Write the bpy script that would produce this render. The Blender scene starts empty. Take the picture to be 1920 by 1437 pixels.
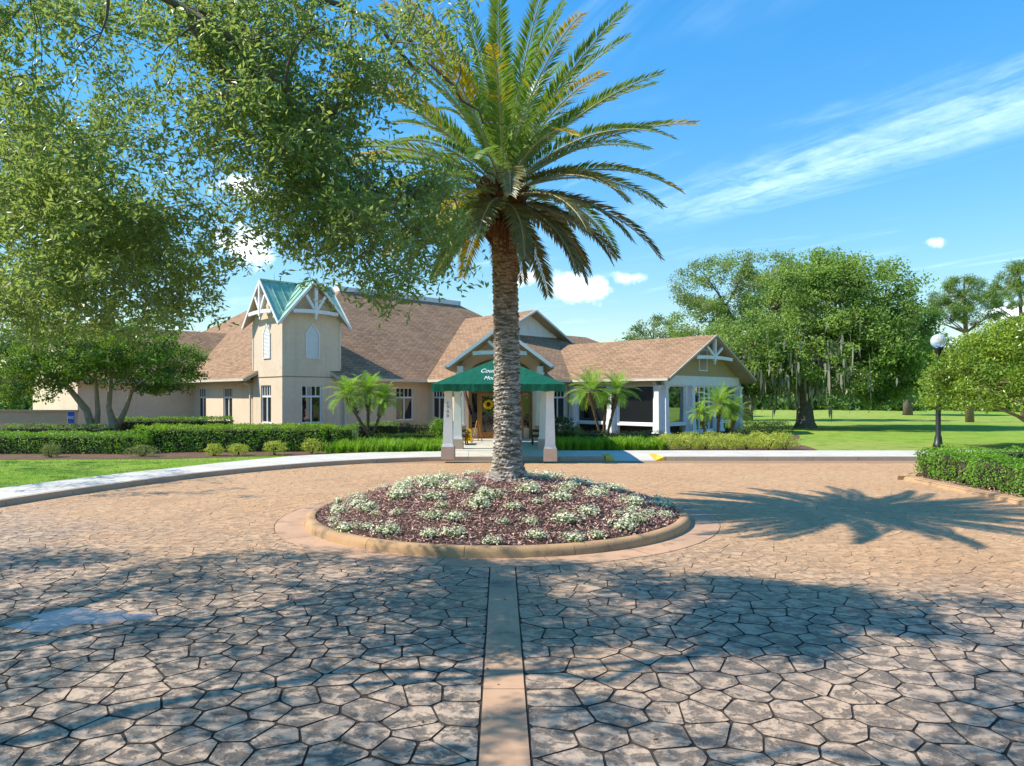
import bpy, math, random
import numpy as np
from mathutils import Vector, Matrix
random.seed(7); RNG = np.random.default_rng(7)
SC = bpy.context.scene
COL = SC.collection
R = math.radians
# ------------------------------------------------------------------ camera
F_PX, H_PX, CAM_Z = 1300.0, 742.0, 2.5
cam = bpy.data.cameras.new('camera'); camo = bpy.data.objects.new('camera', cam); COL.objects.link(camo)
cam.sensor_width = 36; cam.lens = F_PX/1920*36; cam.shift_y = (H_PX-718.5)/1920
cam.clip_start = 0.05; cam.clip_end = 6000
camo.location = (0, 0, CAM_Z); camo.rotation_euler = (R(90), 0, 0)
SC.camera = camo
# ------------------------------------------------------------------ sky and sun
SUN_EL, SUN_AZ = R(44.5), R(184.5)       # azimuth measured counter-clockwise from +X: the sun stands to the left
SDIR = Vector((math.cos(SUN_AZ)*math.cos(SUN_EL), math.sin(SUN_AZ)*math.cos(SUN_EL), math.sin(SUN_EL)))
W = bpy.data.worlds.new('World'); SC.world = W; W.use_nodes = True
def nd(nt, typ, ins=None, **kw):
    n = nt.nodes.new(typ)
    for k, v in kw.items(): setattr(n, k, v)
    for k, v in (ins or {}).items():
        s = n.inputs[k]
        if isinstance(v, bpy.types.NodeSocket): nt.links.new(v, s)
        else: s.default_value = v
    return n
def mth(nt, op, a, b=0.0, clamp=False):
    n = nt.nodes.new('ShaderNodeMath'); n.operation = op; n.use_clamp = clamp
    for i, v in enumerate((a, b)):
        if isinstance(v, bpy.types.NodeSocket): nt.links.new(v, n.inputs[i])
        else: n.inputs[i].default_value = v
    return n.outputs[0]
def smooth(nt, v, a, b):
    n = nt.nodes.new('ShaderNodeMapRange'); n.interpolation_type = 'SMOOTHSTEP'
    nt.links.new(v, n.inputs[0]); n.inputs[1].default_value = a; n.inputs[2].default_value = b
    return n.outputs[0]
def mixc(nt, f, a, b, typ='MIX'):
    n = nt.nodes.new('ShaderNodeMix'); n.data_type = 'RGBA'; n.blend_type = typ
    for i, v in ((0, f), (6, a), (7, b)):
        if isinstance(v, bpy.types.NodeSocket): nt.links.new(v, n.inputs[i])
        else: n.inputs[i].default_value = (v if i == 0 else (*v, 1)[:4])
    return n.outputs[2]
def build_world():
    nt = W.node_tree; nt.nodes.clear()
    sky = nd(nt, 'ShaderNodeTexSky', sky_type='NISHITA', sun_disc=False)
    sky.sun_elevation = SUN_EL; sky.sun_rotation = R(90)-SUN_AZ
    sky.altitude = 0; sky.air_density = 1.15; sky.dust_density = 0.0; sky.ozone_density = 1.6
    # soft shoulder, as a camera's highlight roll-off gives the bright horizon
    lum = nd(nt, 'ShaderNodeRGBToBW', {'Color': sky.outputs[0]}).outputs[0]
    roll = mth(nt, 'DIVIDE', 1.22, mth(nt, 'ADD', 1.0, mth(nt, 'MULTIPLY', lum, .24)))
    sc_ = nd(nt, 'ShaderNodeVectorMath', {0: sky.outputs[0], 'Scale': roll}, operation='SCALE').outputs[0]
    hs = nd(nt, 'ShaderNodeHueSaturation', {'Hue': 0.496, 'Saturation': 1.42, 'Value': .89, 'Color': sc_})
    tc = nd(nt, 'ShaderNodeTexCoord').outputs['Generated']
    sx = nd(nt, 'ShaderNodeSeparateXYZ', {0: tc})
    x, y, z = sx.outputs
    zz = mth(nt, 'MAXIMUM', z, 0.03)
    u = mth(nt, 'DIVIDE', x, zz); v = mth(nt, 'DIVIDE', y, zz)
    uv = nd(nt, 'ShaderNodeCombineXYZ', {0: u, 1: v}).outputs[0]
    # a long streak of high cirrus, drifting from the far right foreground to the horizon
    across = mth(nt, 'ADD', mth(nt, 'MULTIPLY', u, .875), mth(nt, 'MULTIPLY', v, .484))
    along = mth(nt, 'ADD', mth(nt, 'MULTIPLY', u, .484), mth(nt, 'MULTIPLY', v, -.875))
    st = nd(nt, 'ShaderNodeCombineXYZ', {0: mth(nt, 'MULTIPLY', across, 4.0), 1: mth(nt, 'MULTIPLY', along, .9)}).outputs[0]
    n1 = nd(nt, 'ShaderNodeTexNoise', {'Vector': st, 'Scale': 1.6, 'Detail': 8, 'Roughness': .62, 'Distortion': .5}).outputs[0]
    ac = mth(nt, 'ADD', across, mth(nt, 'MULTIPLY', mth(nt, 'SUBTRACT', n1, .5), .55))
    band = mth(nt, 'MULTIPLY', smooth(nt, ac, 2.15, 2.66), smooth(nt, ac, 3.08, 2.72))
    far = smooth(nt, along, -3.6, -2.3)
    band = mth(nt, 'MULTIPLY', mth(nt, 'MULTIPLY', band, far), mth(nt, 'ADD', mth(nt, 'MULTIPLY', smooth(nt, n1, .30, .66), .7), mth(nt, 'MULTIPLY', smooth(nt, nd(nt, 'ShaderNodeTexNoise', {'Vector': uv, 'Scale': 7.0, 'Detail': 8, 'Roughness': .65, 'Distortion': .6}).outputs[0], .35, .7), .5)))
    # thin scattered wisps everywhere
    n2 = nd(nt, 'ShaderNodeTexNoise', {'Vector': st, 'Scale': .55, 'Detail': 7, 'Roughness': .6, 'Distortion': .9}).outputs[0]
    n3 = nd(nt, 'ShaderNodeTexNoise', {'Vector': uv, 'Scale': .9, 'Detail': 3}).outputs[0]
    wisp = mth(nt, 'MULTIPLY', smooth(nt, n2, .50, .80), smooth(nt, n3, .40, .62))
    cl = mth(nt, 'ADD', mth(nt, 'MULTIPLY', band, .30), mth(nt, 'MULTIPLY', wisp, .26), clamp=True)
    # low fair-weather puffs over the horizon
    nf = nd(nt, 'ShaderNodeTexNoise', {'Vector': tc, 'Scale': 22, 'Detail': 6, 'Roughness': .6})
    fz = mth(nt, 'SUBTRACT', nf.outputs[0], .5)
    puffs = None
    for (a, b, wd, ht) in ((1090, 543, 52, 26), (462, 458, 48, 34), (985, 518, 26, 14), (440, 350, 60, 24), (1185, 522, 34, 13),
                           (1755, 454, 22, 12), (1900, 590, 40, 22), (170, 640, 70, 30), (-420, 470, 120, 40), (2600, 500, 130, 45), (2300, 620, 90, 30)):
        d = Vector((a-960, F_PX, H_PX-b)); k = 1/d.length; d.normalize()
        rx, rz = wd*k, ht*k
        side = Vector((d.y, -d.x, 0)).normalized()
        dv = nd(nt, 'ShaderNodeVectorMath', {0: tc, 1: tuple(d)}, operation='SUBTRACT').outputs[0]
        hs_ = nd(nt, 'ShaderNodeVectorMath', {0: dv, 1: tuple(side)}, operation='DOT_PRODUCT').outputs['Value']
        vs_ = nd(nt, 'ShaderNodeVectorMath', {0: dv, 1: (0, 0, 1)}, operation='DOT_PRODUCT').outputs['Value']
        front = nd(nt, 'ShaderNodeVectorMath', {0: tc, 1: tuple(d)}, operation='DOT_PRODUCT').outputs['Value']
        e = mth(nt, 'ADD', mth(nt, 'POWER', mth(nt, 'ABSOLUTE', mth(nt, 'DIVIDE', hs_, rx)), 2.0), mth(nt, 'POWER', mth(nt, 'ABSOLUTE', mth(nt, 'DIVIDE', vs_, rz)), 2.0))
        e = mth(nt, 'ADD', mth(nt, 'SQRT', e), mth(nt, 'MULTIPLY', fz, 3.4))
        m = mth(nt, 'MULTIPLY', smooth(nt, e, 1.3, .1), mth(nt, 'GREATER_THAN', front, 0))
        puffs = m if puffs is None else mth(nt, 'MAXIMUM', puffs, m)
    c0 = mixc(nt, cl, hs.outputs[0], (4.6, 5.6, 6.4))
    c1 = mixc(nt, mth(nt, 'MULTIPLY', puffs, .92), c0, (6.6, 6.8, 7.0))
    bg = nd(nt, 'ShaderNodeBackground', {'Color': c1, 'Strength': 0.15})
    out = nd(nt, 'ShaderNodeOutputWorld', {'Surface': bg.outputs[0]})
build_world()
sl = bpy.data.lights.new('sun', 'SUN'); sl.energy = 3.05; sl.angle = R(0.53); sl.color = (1.0, .925, .80)
so = bpy.data.objects.new('sun', sl); COL.objects.link(so)
so.rotation_euler = SDIR.to_track_quat('Z', 'Y').to_euler(); so.location = (-30, 0, 40)
SC.view_settings.view_transform = 'Standard'; SC.view_settings.look = 'None'
SC.view_settings.exposure = 1.28; SC.view_settings.gamma = 1.0; SC.view_settings.use_curve_mapping = False
SC.cycles.max_bounces = 8; SC.cycles.transparent_max_bounces = 8
try: SC.cycles.use_denoising = True
except Exception: pass

# ------------------------------------------------------------------ helpers
def at(px, py, Y):
    return Vector(((px-960)/F_PX*Y, Y, CAM_Z+(H_PX-py)/F_PX*Y))
def gx(px, Y): return (px-960)/F_PX*Y
S2 = math.sqrt(2)
def PQ(p, q, z=0.0): return Vector(((p-q)/S2, (p+q)/S2, z))     # the clubhouse stands at 45 degrees to the drive

def tag(o, label=None, cat=None, group=None, kind=None):
    if label: o['label'] = label
    if cat: o['category'] = cat
    if group: o['group'] = group
    if kind: o['kind'] = kind
    return o
def empty(name, loc=(0, 0, 0), label=None, cat=None, group=None):
    o = bpy.data.objects.new(name, None); COL.objects.link(o); o.location = loc
    o.empty_display_size = .2
    return tag(o, label, cat, group)
def base_of(o):
    return Vector(o.location)          # every part is modelled in world coordinates
def link(name, me, parent=None):
    o = bpy.data.objects.new(name, me); COL.objects.link(o)
    if parent is not None:
        o.parent = parent
        o.matrix_parent_inverse = Matrix.Translation(-base_of(parent))
    return o
class MB:
    """collects faces; build() makes one mesh object out of them (world coordinates)"""
    def __init__(s): s.v = []; s.f = []; s.m = []; s.uv = []; s.sm = []
    def poly(s, pts, mi=0, uv=None, sm=False):
        b = len(s.v); s.v += [tuple(p) for p in pts]; s.f.append(tuple(range(b, b+len(pts)))); s.m.append(mi)
        s.uv.append(uv or [(0, 0)]*len(pts)); s.sm.append(sm); return s
    def hexa(s, a, mi=0):         # 8 corners: bottom 4 (ccw), top 4
        for i in ((3, 2, 1, 0), (4, 5, 6, 7), (0, 1, 5, 4), (1, 2, 6, 5), (2, 3, 7, 6), (3, 0, 4, 7)):
            s.poly([a[k] for k in i], mi)
        return s
    def box(s, c, size, rz=0, mi=0, taper=1.0):
        x, y, z = (k/2 for k in size); cs, sn = math.cos(rz), math.sin(rz); a = []
        for zz, t in ((-z, 1), (z, taper)):
            for (i, j) in ((-x, -y), (x, -y), (x, y), (-x, y)):
                i *= t; j *= t
                a.append((c[0]+i*cs-j*sn, c[1]+i*sn+j*cs, c[2]+zz))
        return s.hexa(a, mi)
    def beam(s, a, b, w, h, mi=0, up=(0, 0, 1)):
        a, b = Vector(a), Vector(b); d = (b-a).normalized(); u = Vector(up)
        sd = d.cross(u)
        if sd.length < 1e-4: sd = d.cross(Vector((1, 0, 0)))
        sd.normalize(); u = sd.cross(d).normalized()
        c = []
        for k in (-1, 1):
            for (p, i) in ((a, -1), (b, -1), (b, 1), (a, 1)):
                c.append(p+sd*(w/2*i)+u*(h/2*k))
        return s.hexa(c, mi)
    def tube(s, pts, rad, n=7, mi=0, cap=True, wob=0.0):
        pts = [Vector(p) for p in pts]; rings = []
        prev = None
        for i, p in enumerate(pts):
            d = (pts[min(i+1, len(pts)-1)]-pts[max(i-1, 0)])
            d = d.normalized() if d.length > 1e-6 else Vector((0, 0, 1))
            if prev is None:
                x = d.cross(Vector((0, 0, 1)) if abs(d.z) < .9 else Vector((1, 0, 0))).normalized()
            else:
                x = (prev-d*prev.dot(d)).normalized()
            prev = x; y = d.cross(x); b = len(s.v)
            for k in range(n):
                a = 2*math.pi*k/n; r = rad[i]*(1+random.uniform(-wob, wob))
                s.v.append(tuple(p+x*(math.cos(a)*r)+y*(math.sin(a)*r)))
            rings.append(b)
        for a, b in zip(rings, rings[1:]):
            for k in range(n):
                s.f.append((a+k, a+(k+1) % n, b+(k+1) % n, b+k)); s.m.append(mi); s.uv.append([(0, 0)]*4); s.sm.append(True)
        if cap:
            s.f.append(tuple(range(rings[0]+n-1, rings[0]-1, -1))); s.m.append(mi); s.uv.append([(0, 0)]*n); s.sm.append(False)
            s.f.append(tuple(range(rings[-1], rings[-1]+n))); s.m.append(mi); s.uv.append([(0, 0)]*n); s.sm.append(False)
        return s
    def lathe(s, c, prof, n=20, mi=0):     # profile: (radius, z)
        b = len(s.v)
        for (r, z) in prof:
            for k in range(n):
                a = 2*math.pi*k/n; s.v.append((c[0]+r*math.cos(a), c[1]+r*math.sin(a), c[2]+z))
        for i in range(len(prof)-1):
            for k in range(n):
                s.f.append((b+i*n+k, b+i*n+(k+1) % n, b+(i+1)*n+(k+1) % n, b+(i+1)*n+k)); s.m.append(mi); s.uv.append([(0, 0)]*4); s.sm.append(True)
        return s
    def slab(s, top, t, mt=0, ms=1, mb=2, down=(0, 0, -1)):
        """roof plate: polygon top with uv in metres (u level, v up the slope), fascia and soffit"""
        top = [Vector(p) for p in top]; n = Vector((0, 0, 0))
        for i in range(len(top)): n += (top[i]-top[0]).cross(top[(i+1) % len(top)]-top[0])
        n.normalize()
        if n.z < 0: top.reverse(); n = -n
        h = Vector((0, 0, 1)).cross(n)
        h = h.normalized() if h.length > 1e-4 else Vector((1, 0, 0))
        w = n.cross(h)
        s.poly(top, mt, [(p.dot(h), p.dot(w)) for p in top])
        dn = Vector(down)*t; bot = [p+dn for p in top]
        s.poly(bot[::-1], mb)
        for i in range(len(top)):
            j = (i+1) % len(top); s.poly([top[i], bot[i], bot[j], top[j]], ms)
        return s
    def build(s, name, mats, parent=None):
        me = bpy.data.meshes.new(name); me.from_pydata(s.v, [], s.f); 
        mats = mats if isinstance(mats, (list, tuple)) else [mats]
        for m in mats: me.materials.append(m)
        me.polygons.foreach_set('material_index', s.m); me.polygons.foreach_set('use_smooth', s.sm)
        if any(u != (0, 0) for uu in s.uv for u in uu):
            ul = me.uv_layers.new(name='UVMap'); flat = [c for uu in s.uv for u in uu for c in u]
            ul.data.foreach_set('uv', flat)
        me.update()
        return link(name, me, parent)
def np_mesh(name, V, Fq, mats, parent=None, mi=None, smooth=False):
    """numpy quads (n,4)"""
    me = bpy.data.meshes.new(name); V = np.asarray(V, np.float32); Fq = np.asarray(Fq, np.int32); k = Fq.shape[1]
    me.vertices.add(len(V)); me.vertices.foreach_set('co', V.ravel())
    me.loops.add(Fq.size); me.loops.foreach_set('vertex_index', Fq.ravel())
    me.polygons.add(len(Fq)); me.polygons.foreach_set('loop_start', np.arange(0, Fq.size, k, dtype=np.int32))
    for m in (mats if isinstance(mats, (list, tuple)) else [mats]): me.materials.append(m)
    if mi is not None: me.polygons.foreach_set('material_index', np.asarray(mi, np.int32))
    me.polygons.foreach_set('use_smooth', np.full(len(Fq), smooth)); me.update(calc_edges=True); me.validate()
    return link(name, me, parent)
def unit(a): return a/np.maximum(np.linalg.norm(a, axis=-1, keepdims=True), 1e-9)
def leaf_geo(P, N, L, Wd, fold=.18, T=None):
    """one folded rhombic leaf per point: P foot, N facing, L length, Wd width (arrays or numbers)"""
    n = len(P); N = unit(N)
    if T is None: T = RNG.normal(size=(n, 3))
    T = unit(T-N*np.sum(T*N, 1, keepdims=True)); B = np.cross(N, T)
    L = np.broadcast_to(np.asarray(L, float).reshape(-1, 1), (n, 1)); Wd = np.broadcast_to(np.asarray(Wd, float).reshape(-1, 1), (n, 1))
    mid = P+T*L*.45+N*L*fold
    V = np.stack([P, mid+B*Wd/2, P+T*L, mid-B*Wd/2], 1).reshape(-1, 3)
    F = np.arange(n*4).reshape(n, 4)
    return V, F
def join_geo(parts):
    Vs, Fs, o = [], [], 0
    for V, F in parts: Vs.append(V); Fs.append(F+o); o += len(V)
    return np.concatenate(Vs), np.concatenate(Fs)
def cross_poly(pts, x, y):
    ins = False; j = len(pts)-1
    for i in range(len(pts)):
        if (pts[i][1] > y) != (pts[j][1] > y) and x < (pts[j][0]-pts[i][0])*(y-pts[i][1])/(pts[j][1]-pts[i][1])+pts[i][0]: ins = not ins
        j = i
    return ins

# ------------------------------------------------------------------ materials
def newmat(name):
    m = bpy.data.materials.new(name); m.use_nodes = True; m.node_tree.nodes.clear(); return m, m.node_tree
def finish(nt, bsdf):
    nd(nt, 'ShaderNodeOutputMaterial', {'Surface': bsdf})
def pos(nt): return nd(nt, 'ShaderNodeNewGeometry').outputs['Position']
def noise(nt, scale, detail=4, rough=.55, vec=None, dist=0.0):
    return nd(nt, 'ShaderNodeTexNoise', {'Vector': vec if vec is not None else pos(nt), 'Scale': scale, 'Detail': detail, 'Roughness': rough, 'Distortion': dist}).outputs[0]
def surf(name, col, col2=None, scale=3.0, lo=.35, hi=.68, rough=.8, bump=0.0, bscale=60, spec=.3, stain=None, metallic=0.0, streak=0.0):
    """mottled surface: two colours through noise, a second fine noise, optional relief"""
    m, nt = newmat(name)
    c2 = col2 or tuple(c*.82 for c in col)
    f = smooth(nt, noise(nt, scale, 5), lo, hi)
    c = mixc(nt, f, col, c2)
    f2 = smooth(nt, noise(nt, scale*9, 3), .3, .75)
    c = mixc(nt, mth(nt, 'MULTIPLY', f2, .25), c, tuple(k*.7 for k in col))
    if stain:
        sn = smooth(nt, noise(nt, stain[1], 6, .65), stain[2], stain[3])
        c = mixc(nt, sn, c, stain[0])
    b = nd(nt, 'ShaderNodeBsdfPrincipled', {'Base Color': c, 'Roughness': rough, 'Specular IOR Level': spec, 'Metallic': metallic})
    if streak:
        mp_ = nd(nt, 'ShaderNodeMapping', {'Vector': pos(nt), 'Scale': (2.6, 2.6, .22)})
        c = mixc(nt, mth(nt, 'MULTIPLY', smooth(nt, noise(nt, 1.0, 6, .65, mp_.outputs[0]), .5, .78), streak), c, tuple(k*.62 for k in col)); nt.links.new(c, b.inputs['Base Color'])
    if bump:
        bn = nd(nt, 'ShaderNodeBump', {'Height': noise(nt, bscale, 4), 'Strength': bump, 'Distance': .02})
        nt.links.new(bn.outputs[0], b.inputs['Normal'])
    finish(nt, b.outputs[0]); return m
def leafmat(name, a, b, c=None, trans=.35, rough=.5, clump=1.2, tcol=None, spec=.25):
    """leaves: colour differs from leaf to leaf and from clump to clump, light comes through"""
    m, nt = newmat(name)
    rnd = nd(nt, 'ShaderNodeNewGeometry').outputs['Random Per Island']
    col = mixc(nt, rnd, a, b)
    cn = smooth(nt, noise(nt, clump, 2), .38, .66)
    col = mixc(nt, mth(nt, 'MULTIPLY', cn, .6), col, c or tuple(k*.7 for k in a))
    p = nd(nt, 'ShaderNodeBsdfPrincipled', {'Base Color': col, 'Roughness': rough, 'Specular IOR Level': spec})
    tc = mixc(nt, .5, col, tcol or (b[0]*1.3, b[1]*1.3, b[2]*.6))
    t = nd(nt, 'ShaderNodeBsdfTranslucent', {'Color': tc})
    mx = nd(nt, 'ShaderNodeMixShader', {0: trans, 1: p.outputs[0], 2: t.outputs[0]})
    finish(nt, mx.outputs[0]); return m
M = {}
M['stucco'] = surf('cream stucco', (.71, .57, .425), (.66, .525, .39), .5, rough=.9, bump=.25, bscale=45, stain=((.42, .34, .24), 1.6, .62, .85), streak=.4)
M['stucco_low'] = surf('cream stucco base', (.74, .595, .44), (.68, .545, .40), .5, rough=.9, bump=.25, bscale=45, stain=((.45, .36, .25), 1.4, .6, .85), streak=.4)
M['lowwall'] = surf('tan stucco', (.50, .385, .235), (.45, .34, .21), .5, rough=.9, bump=.25, bscale=45)
M['ochre'] = surf('ochre siding', (.44, .34, .185), (.40, .31, .17), .7, rough=.85)
M['trim'] = surf('white painted trim', (.78, .79, .78), (.72, .73, .72), 2, rough=.6)
M['fascia'] = surf('beige fascia', (.58, .49, .37), (.50, .42, .32), 2, rough=.6)
M['soffit'] = surf('tan soffit', (.46, .37, .25), (.42, .34, .22), 2, rough=.85)
M['rake'] = surf('brown rake board', (.30, .225, .16), (.26, .2, .14), 2, rough=.7)
M['gutter'] = surf('pale gutter', (.66, .60, .48), (.6, .54, .43), 2, rough=.5)
M['deck'] = surf('pale roof deck', (.72, .73, .74), (.64, .66, .68), 1, rough=.6)
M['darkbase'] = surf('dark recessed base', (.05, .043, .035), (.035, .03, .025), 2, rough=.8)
M['wood'] = surf('varnished orange wood', (.42, .19, .045), (.33, .14, .03), 3, rough=.4, spec=.4)
M['arch'] = surf('brown arch wood', (.22, .12, .04), (.18, .09, .03), 3, rough=.5)
M['darkwood'] = surf('dark bench wood', (.055, .034, .022), (.04, .025, .018), 6, rough=.55)
M['iron'] = surf('black iron', (.018, .018, .018), (.012, .012, .012), 5, rough=.45, spec=.5)
M['lampmetal'] = surf('dark green lamp metal', (.022, .026, .026), (.015, .018, .018), 8, rough=.42, spec=.5)
M['yellow'] = surf('yellow plastic', (.80, .47, .01), (.74, .43, .01), 4, rough=.4)
M['yellowpaint'] = surf('yellow kerb paint', (.78, .47, .03), (.66, .40, .05), 6, rough=.7, stain=((.45, .36, .22), 9, .58, .75))
M['black'] = surf('black print', (.015, .015, .015), (.02, .02, .02), 4, rough=.6)
M['pedestal'] = surf('pink beige pedestal', (.56, .42, .33), (.50, .37, .29), 2.2, rough=.9, bump=.2, bscale=60)
M['tanstone'] = surf('tan stone pedestal', (.46, .30, .17), (.40, .26, .15), 3, rough=.9)
M['concrete'] = surf('light concrete walk', (.60, .555, .48), (.52, .48, .41), 1.1, rough=.9, bump=.2, bscale=80, stain=((.34, .32, .29), 2.4, .58, .8))
M['curb'] = surf('tan stained kerb', (.44, .335, .245), (.38, .285, .21), 1.3, rough=.9, bump=.2, bscale=60, stain=((.22, .17, .13), 3, .58, .8))
M['islandcurb'] = surf('sandy orange kerb', (.47, .29, .15), (.37, .23, .125), 1.1, rough=.9, bump=.3, bscale=40, stain=((.20, .145, .095), 2.2, .50, .72))
M['apron'] = surf('smooth sandy concrete', (.54, .33, .205), (.43, .27, .17), .7, rough=.85, bump=.12, bscale=60, stain=((.20, .15, .115), 1.7, .48, .72))
M['bark'] = surf('oak bark', (.20, .17, .14), (.11, .092, .075), 6, rough=.95, bump=.8, bscale=22, stain=((.30, .29, .25), 4, .56, .75))
M['palebark'] = surf('pale smooth bark', (.36, .28, .20), (.25, .19, .13), 5, rough=.9, bump=.5, bscale=25)
M['pinebark'] = surf('pine bark', (.30, .22, .17), (.19, .14, .11), 5, rough=.95, bump=.5, bscale=20)
M['twig'] = surf('hedge twigs', (.06, .05, .035), (.04, .034, .022), 8, rough=.95)
M['globe'] = None
M['mulch'] = surf('brown mulch ground', (.17, .095, .06), (.11, .06, .04), 2.5, rough=.95, bump=1.0, bscale=30)
M['islmulch'] = surf('dark mulch ground', (.085, .05, .04), (.05, .03, .025), 5, rough=.95, bump=1.0, bscale=40)
M['bluesign'] = surf('blue sign', (.012, .07, .34), (.01, .06, .30), 4, rough=.45)
M['flagred'] = surf('red cloth', (.32, .05, .055), (.25, .04, .045), 5, rough=.8)
M['flagwhite'] = surf('white cloth', (.55, .46, .43), (.50, .42, .40), 5, rough=.8)
M['flagblue'] = surf('navy cloth', (.06, .05, .13), (.05, .04, .10), 5, rough=.8)
M['sunpetal'] = surf('yellow petals', (.86, .56, .01), (.80, .48, .01), 8, rough=.6)
M['suncentre'] = surf('brown flower centre', (.10, .035, .01), (.06, .02, .01), 20, rough=.9)
M['wreath'] = leafmat('dark wreath leaves', (.03, .045, .015), (.06, .075, .03))
M['fabric'] = None
M['water'] = None

ISL = Vector((-.28, 14.56, 0)); R_ISL, R_APR = 3.92, 4.45      # the round bed
def special():
    # shingles: courses and tabs through uv, sun-bleached streaks
    m, nt = newmat('brown asphalt shingles')
    uv = nd(nt, 'ShaderNodeUVMap').outputs[0]
    br = nd(nt, 'ShaderNodeTexBrick', {'Vector': uv, 'Color1': (.44, .268, .145, 1), 'Color2': (.235, .14, .078, 1), 'Mortar': (.085, .055, .04, 1),
            'Scale': 1.0, 'Mortar Size': .022, 'Mortar Smooth': .3, 'Bias': -.1, 'Brick Width': .42, 'Row Height': .19})
    br.offset = .37; br.squash = 1
    f = smooth(nt, noise(nt, .55, 6, .6), .35, .7)
    c = mixc(nt, mth(nt, 'MULTIPLY', f, .3), br.outputs[0], (.45, .28, .17))
    mp = nd(nt, 'ShaderNodeMapping', {'Vector': uv, 'Scale': (1.1, .16, 1)})
    g = smooth(nt, noise(nt, 1.0, 5, .7, mp.outputs[0]), .52, .74)
    c = mixc(nt, mth(nt, 'MULTIPLY', g, .55), c, (.19, .125, .088))
    c = mixc(nt, mth(nt, 'MULTIPLY', noise(nt, 16, 3), .35), c, (.2, .13, .095))
    b = nd(nt, 'ShaderNodeBsdfPrincipled', {'Base Color': c, 'Roughness': .95, 'Specular IOR Level': .15})
    bu = nd(nt, 'ShaderNodeBump', {'Height': br.outputs['Fac'], 'Strength': .55, 'Distance': .02, 'Filter Width': 1.0}, invert=True)
    nt.links.new(bu.outputs[0], b.inputs['Normal']); finish(nt, b.outputs[0]); M['shingle'] = m
    # copper-green standing seam metal
    m, nt = newmat('green patina metal')
    f = smooth(nt, noise(nt, 2.2, 6, .65), .36, .66)
    c = mixc(nt, f, (.17, .37, .26), (.33, .50, .41))
    g = smooth(nt, noise(nt, 5, 6, .7), .55, .75)
    c = mixc(nt, g, c, (.10, .23, .165))
    b = nd(nt, 'ShaderNodeBsdfPrincipled', {'Base Color': c, 'Roughness': .38, 'Specular IOR Level': .6}); finish(nt, b.outputs[0]); M['patina'] = m
    # tinted, partly mirroring window glass over a dark room
    m, nt = newmat('tinted window glass')
    d = nd(nt, 'ShaderNodeBsdfPrincipled', {'Base Color': (.013, .0135, .014, 1), 'Roughness': .9, 'Specular IOR Level': .0})
    wv = nd(nt, 'ShaderNodeBump', {'Height': noise(nt, 1.3, 2), 'Strength': .06, 'Distance': .05})
    g = nd(nt, 'ShaderNodeBsdfGlossy', {'Color': (.9, .95, .95, 1), 'Roughness': .015, 'Normal': wv.outputs[0]})
    fr = nd(nt, 'ShaderNodeFresnel', {'IOR': 1.5})
    fac = mth(nt, 'ADD', mth(nt, 'MULTIPLY', fr.outputs[0], .8), .05, clamp=True)
    mx = nd(nt, 'ShaderNodeMixShader', {0: fac, 1: d.outputs[0], 2: g.outputs[0]}); finish(nt, mx.outputs[0]); M['glass'] = m
    m, nt = newmat('mirroring window glass')
    d = nd(nt, 'ShaderNodeBsdfPrincipled', {'Base Color': (.013, .0135, .014, 1), 'Roughness': .9, 'Specular IOR Level': .0})
    g = nd(nt, 'ShaderNodeBsdfGlossy', {'Color': (.85, .92, .9, 1), 'Roughness': .012})
    fr = nd(nt, 'ShaderNodeFresnel', {'IOR': 1.5})
    fac = mth(nt, 'ADD', mth(nt, 'MULTIPLY', fr.outputs[0], .8), .34, clamp=True)
    mx = nd(nt, 'ShaderNodeMixShader', {0: fac, 1: d.outputs[0], 2: g.outputs[0]}); finish(nt, mx.outputs[0]); M['mirrorglass'] = m
    # white acrylic lamp globe
    m, nt = newmat('frosted acrylic globe')
    b = nd(nt, 'ShaderNodeBsdfPrincipled', {'Base Color': (.82, .86, .9, 1), 'Roughness': .12, 'Transmission Weight': .55, 'IOR': 1.2, 'Specular IOR Level': .6}); finish(nt, b.outputs[0]); M['globe'] = m
    # canopy cloth
    m, nt = newmat('green canvas')
    c = mixc(nt, smooth(nt, noise(nt, 2.5, 4), .35, .65), (.0035, .125, .068), (.003, .105, .056))
    b = nd(nt, 'ShaderNodeBsdfPrincipled', {'Base Color': c, 'Roughness': .6, 'Specular IOR Level': .35})
    t = nd(nt, 'ShaderNodeBsdfTranslucent', {'Color': (.01, .22, .12, 1)})
    bu = nd(nt, 'ShaderNodeBump', {'Height': noise(nt, 3.5, 3), 'Strength': .35, 'Distance': .12}); nt.links.new(bu.outputs[0], b.inputs['Normal'])
    mx = nd(nt, 'ShaderNodeMixShader', {0: .2, 1: b.outputs[0], 2: t.outputs[0]}); finish(nt, mx.outputs[0]); M['fabric'] = m
    # stamped paving: salmon stain, turning grey towards the camera end of the drive, blackened pits
    m, nt = newmat('stamped salmon paving')
    P = pos(nt); rnd = nd(nt, 'ShaderNodeNewGeometry').outputs['Random Per Island']
    sp = nd(nt, 'ShaderNodeSeparateXYZ', {0: P})
    wear = mth(nt, 'ADD', mth(nt, 'ADD', sp.outputs[1], mth(nt, 'MULTIPLY', sp.outputs[0], .35)), mth(nt, 'MULTIPLY', mth(nt, 'SUBTRACT', noise(nt, .22, 5, .6), .5), 16.0))  # noisy position along the drive, for the greying towards the camera
    nearf = smooth(nt, wear, 15.0, 4.0)
    c = mixc(nt, rnd, (.61, .355, .175), (.55, .315, .152))
    big = smooth(nt, noise(nt, .35, 5, .6), .35, .68)
    c = mixc(nt, mth(nt, 'MULTIPLY', big, .5), c, (.65, .41, .22))
    greyer = mixc(nt, rnd, (.52, .405, .315), (.42, .33, .265))
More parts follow.
